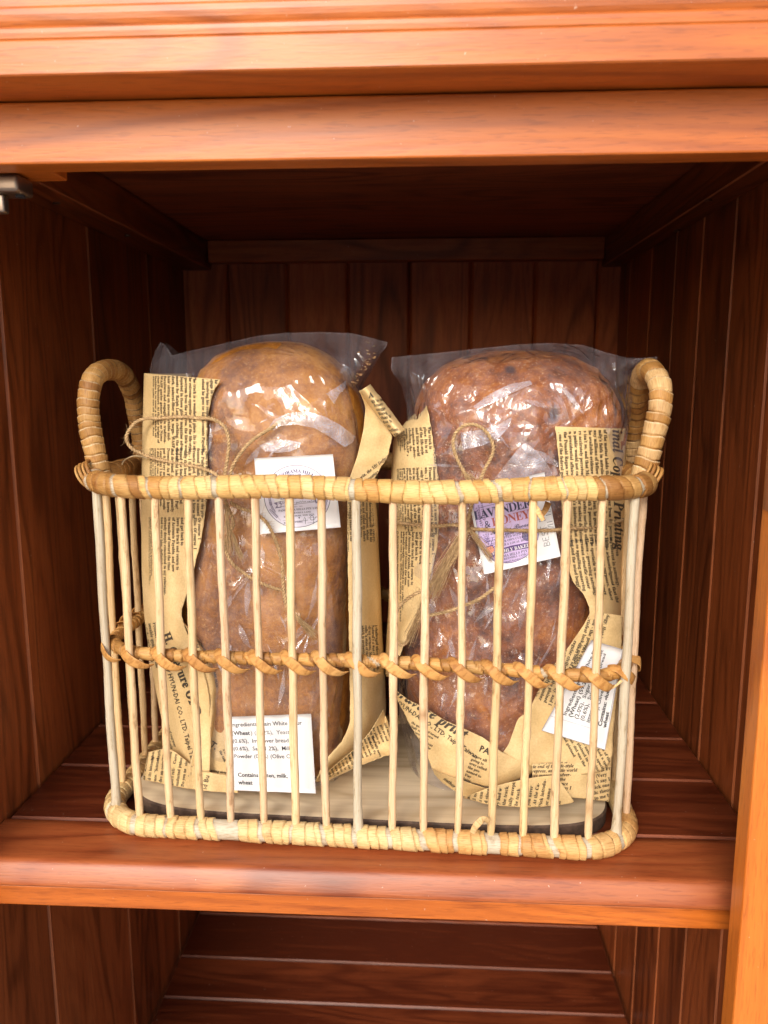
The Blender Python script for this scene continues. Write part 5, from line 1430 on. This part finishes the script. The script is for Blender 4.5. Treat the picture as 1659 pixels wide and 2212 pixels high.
# ------------------------------------------------------------------ twine
def twine(paths, frays, seed, fuzz=230):
    R = random.Random(seed); parts = []
    for pth in paths:
        c = arch([P(*p) for p in pth], max(40, len(pth) * 22))
        n_ = len(c); s = np.concatenate([[0], np.cumsum(np.linalg.norm(np.diff(c, axis=0), axis=1))])
        tang = np.gradient(c, axis=0); tang /= np.linalg.norm(tang, axis=1)[:, None]
        nrm = np.cross(tang, np.array([0, 1.0, 0.05])); nrm /= np.linalg.norm(nrm, axis=1)[:, None]; bn = np.cross(tang, nrm)
        m_ = int(s[-1] / 0.0006) + 20; t = np.linspace(0, s[-1], m_)
        ip = lambda arr: np.stack([np.interp(t, s, arr[:, k_]) for k_ in range(3)], 1)
        C_, N_, B_ = ip(c), ip(nrm), ip(bn)
        for ph in (0, pi):
            a = t / 0.0052 * 2 * pi + ph
            pts = C_ + 0.00068 * (np.cos(a)[:, None] * N_ + np.sin(a)[:, None] * B_)
            parts.append(rod(pts, 0.00082, (1, 1, 1), 7, seed=seed))
        for _ in range(int(fuzz * s[-1] / 0.1)):
            i = R.randrange(m_); L_ = R.uniform(0.002, 0.009)
            d_ = Vector(N_[i]) * R.uniform(-1, 1) + Vector(B_[i]) * R.uniform(-1, 1) + Vector(tang[min(n_ - 1, int(i * n_ / m_))]) * R.uniform(-1.6, 1.6); d_.normalize()
            p0 = Vector(C_[i]); p1 = p0 + d_ * L_ * 0.5; p2 = p0 + d_ * L_ + Vector((R.uniform(-1, 1), R.uniform(-1, 1), R.uniform(-1, 1))) * L_ * 0.35
            parts.append(rod([tuple(p0), tuple(p1), tuple(p2)], [0.00011, 0.00009, 0.00004], (1, 1, 1), 3, seed=i))
    for (a, b_, n_, spread) in frays:
        pa, pb = P(*a), P(*b_)
        for _ in range(n_):
            j_ = Vector((R.gauss(0, 1), R.gauss(0, 0.4), R.gauss(0, 1))) * spread; k_ = Vector((R.gauss(0, 1), R.gauss(0, 0.4), R.gauss(0, 1))) * spread * 0.5
            parts.append(rod(arch([pa + k_ * 0.5, pa.lerp(pb, 0.35) + j_ * 0.5 + k_, pa.lerp(pb, 0.7) + j_, pb + j_ * 1.3], 8), [0.00017] * 7 + [0.00006], (1, 1, 1), 4, seed=_))
    V, F, U = [], [], []
    o_ = 0
    for (v, f, c, u) in parts:
        V.append(v); F += [tuple(i + o_ for i in ff) for ff in f]; U.append(u); o_ += len(v)
    me = mesh_np('twine', np.concatenate(V), F); attr_vec(me, 'wuv', np.concatenate(U))
    return link('twine', me, None, [M_TWINE])
TY = 0.5900
def z_(l, Y): return [(a, b_, Y) for a, b_ in l]
t1 = twine([[(484, 1036, .590), (492, 985, .590), (494, 950, .591), (484, 921, .593), (458, 905, .597), (430, 903, .600), (390, 900, .606), (345, 903, .622), (310, 905, .628), (288, 917, .628), (273, 944, .626), (284, 968, .626), (318, 985, .628), (360, 996, .616), (400, 1003, .605), (440, 1012, .597), (468, 1026, .592), (482, 1044, .590)],
            [(496, 1042, .590), (502, 1008, .590), (528, 968, .590), (552, 946, .592), (580, 928, .594), (612, 908, .597)],
            [(488, 1040, .588), (486, 1075, .589), (494, 1100, .589), (504, 1130, .589), (494, 1155, .589), (486, 1178, .590), (500, 1215, .590), (545, 1250, .590), (585, 1268, .590), (612, 1275, .590)],
            [(498, 1085, .588), (520, 1098, .588), (548, 1107, .588), (575, 1128, .588), (592, 1160, .588), (608, 1210, .588), (612, 1265, .588), (620, 1310, .588), (645, 1335, .588), (676, 1364, .589)],
            [(446, 1085, .606), (400, 1083, .612), (350, 1080, .628), (307, 1082, .655)]],
           [((488, 1090, .587), (498, 1190, .588), 30, 0.0020), ((500, 1150, .587), (520, 1208, .588), 22, 0.0012), ((630, 1322, .587), (680, 1372, .588), 34, 0.0016)], 3)
t1['label'] = 'jute twine tied in a loose bow on the bag of the plain brown loaf'; t1['category'] = 'twine'; t1['group'] = 'twine bows on the bags'
t2 = twine([[(1014, 1040, .590), (1000, 1015, .590), (987, 990, .590), (979, 962, .590), (983, 938, .590), (1002, 920, .590), (1028, 918, .590), (1052, 935, .590), (1065, 962, .590), (1062, 985, .590), (1048, 1012, .590), (1036, 1040, .590), (1022, 1080, .590), (1010, 1130, .588)],
            [(846, 1128, .650), (870, 1130, .628), (900, 1134, .612), (941, 1136, .602), (983, 1134, .594), (1018, 1142, .588), (1080, 1145, .588), (1180, 1146, .588), (1226, 1142, .592), (1268, 1140, .600), (1305, 1133, .612), (1345, 1124, .640)],
            [(1012, 1145, .587), (985, 1200, .588), (955, 1240, .588), (926, 1267, .589), (890, 1287, .592), (864, 1308, .598), (849, 1341, .604), (847, 1367, .604), (862, 1391, .602), (878, 1388, .600), (889, 1362, .598), (908, 1336, .594), (967, 1321, .590), (1003, 1308, .589), (1037, 1293, .588), (1070, 1268, .588)]],
           [((1010, 1130, .586), (930, 1285, .588), 60, 0.0026), ((1012, 1140, .586), (1062, 1205, .586), 26, 0.0016), ((1005, 1022, .588), (1018, 1045, .588), 30, 0.0022), ((930, 1270, .587), (880, 1385, .598), 26, 0.0018)], 8)
t2['label'] = 'frayed jute twine tied in one round loop on the bag of the dark loaf'; t2['category'] = 'twine'; t2['group'] = 'twine bows on the bags'
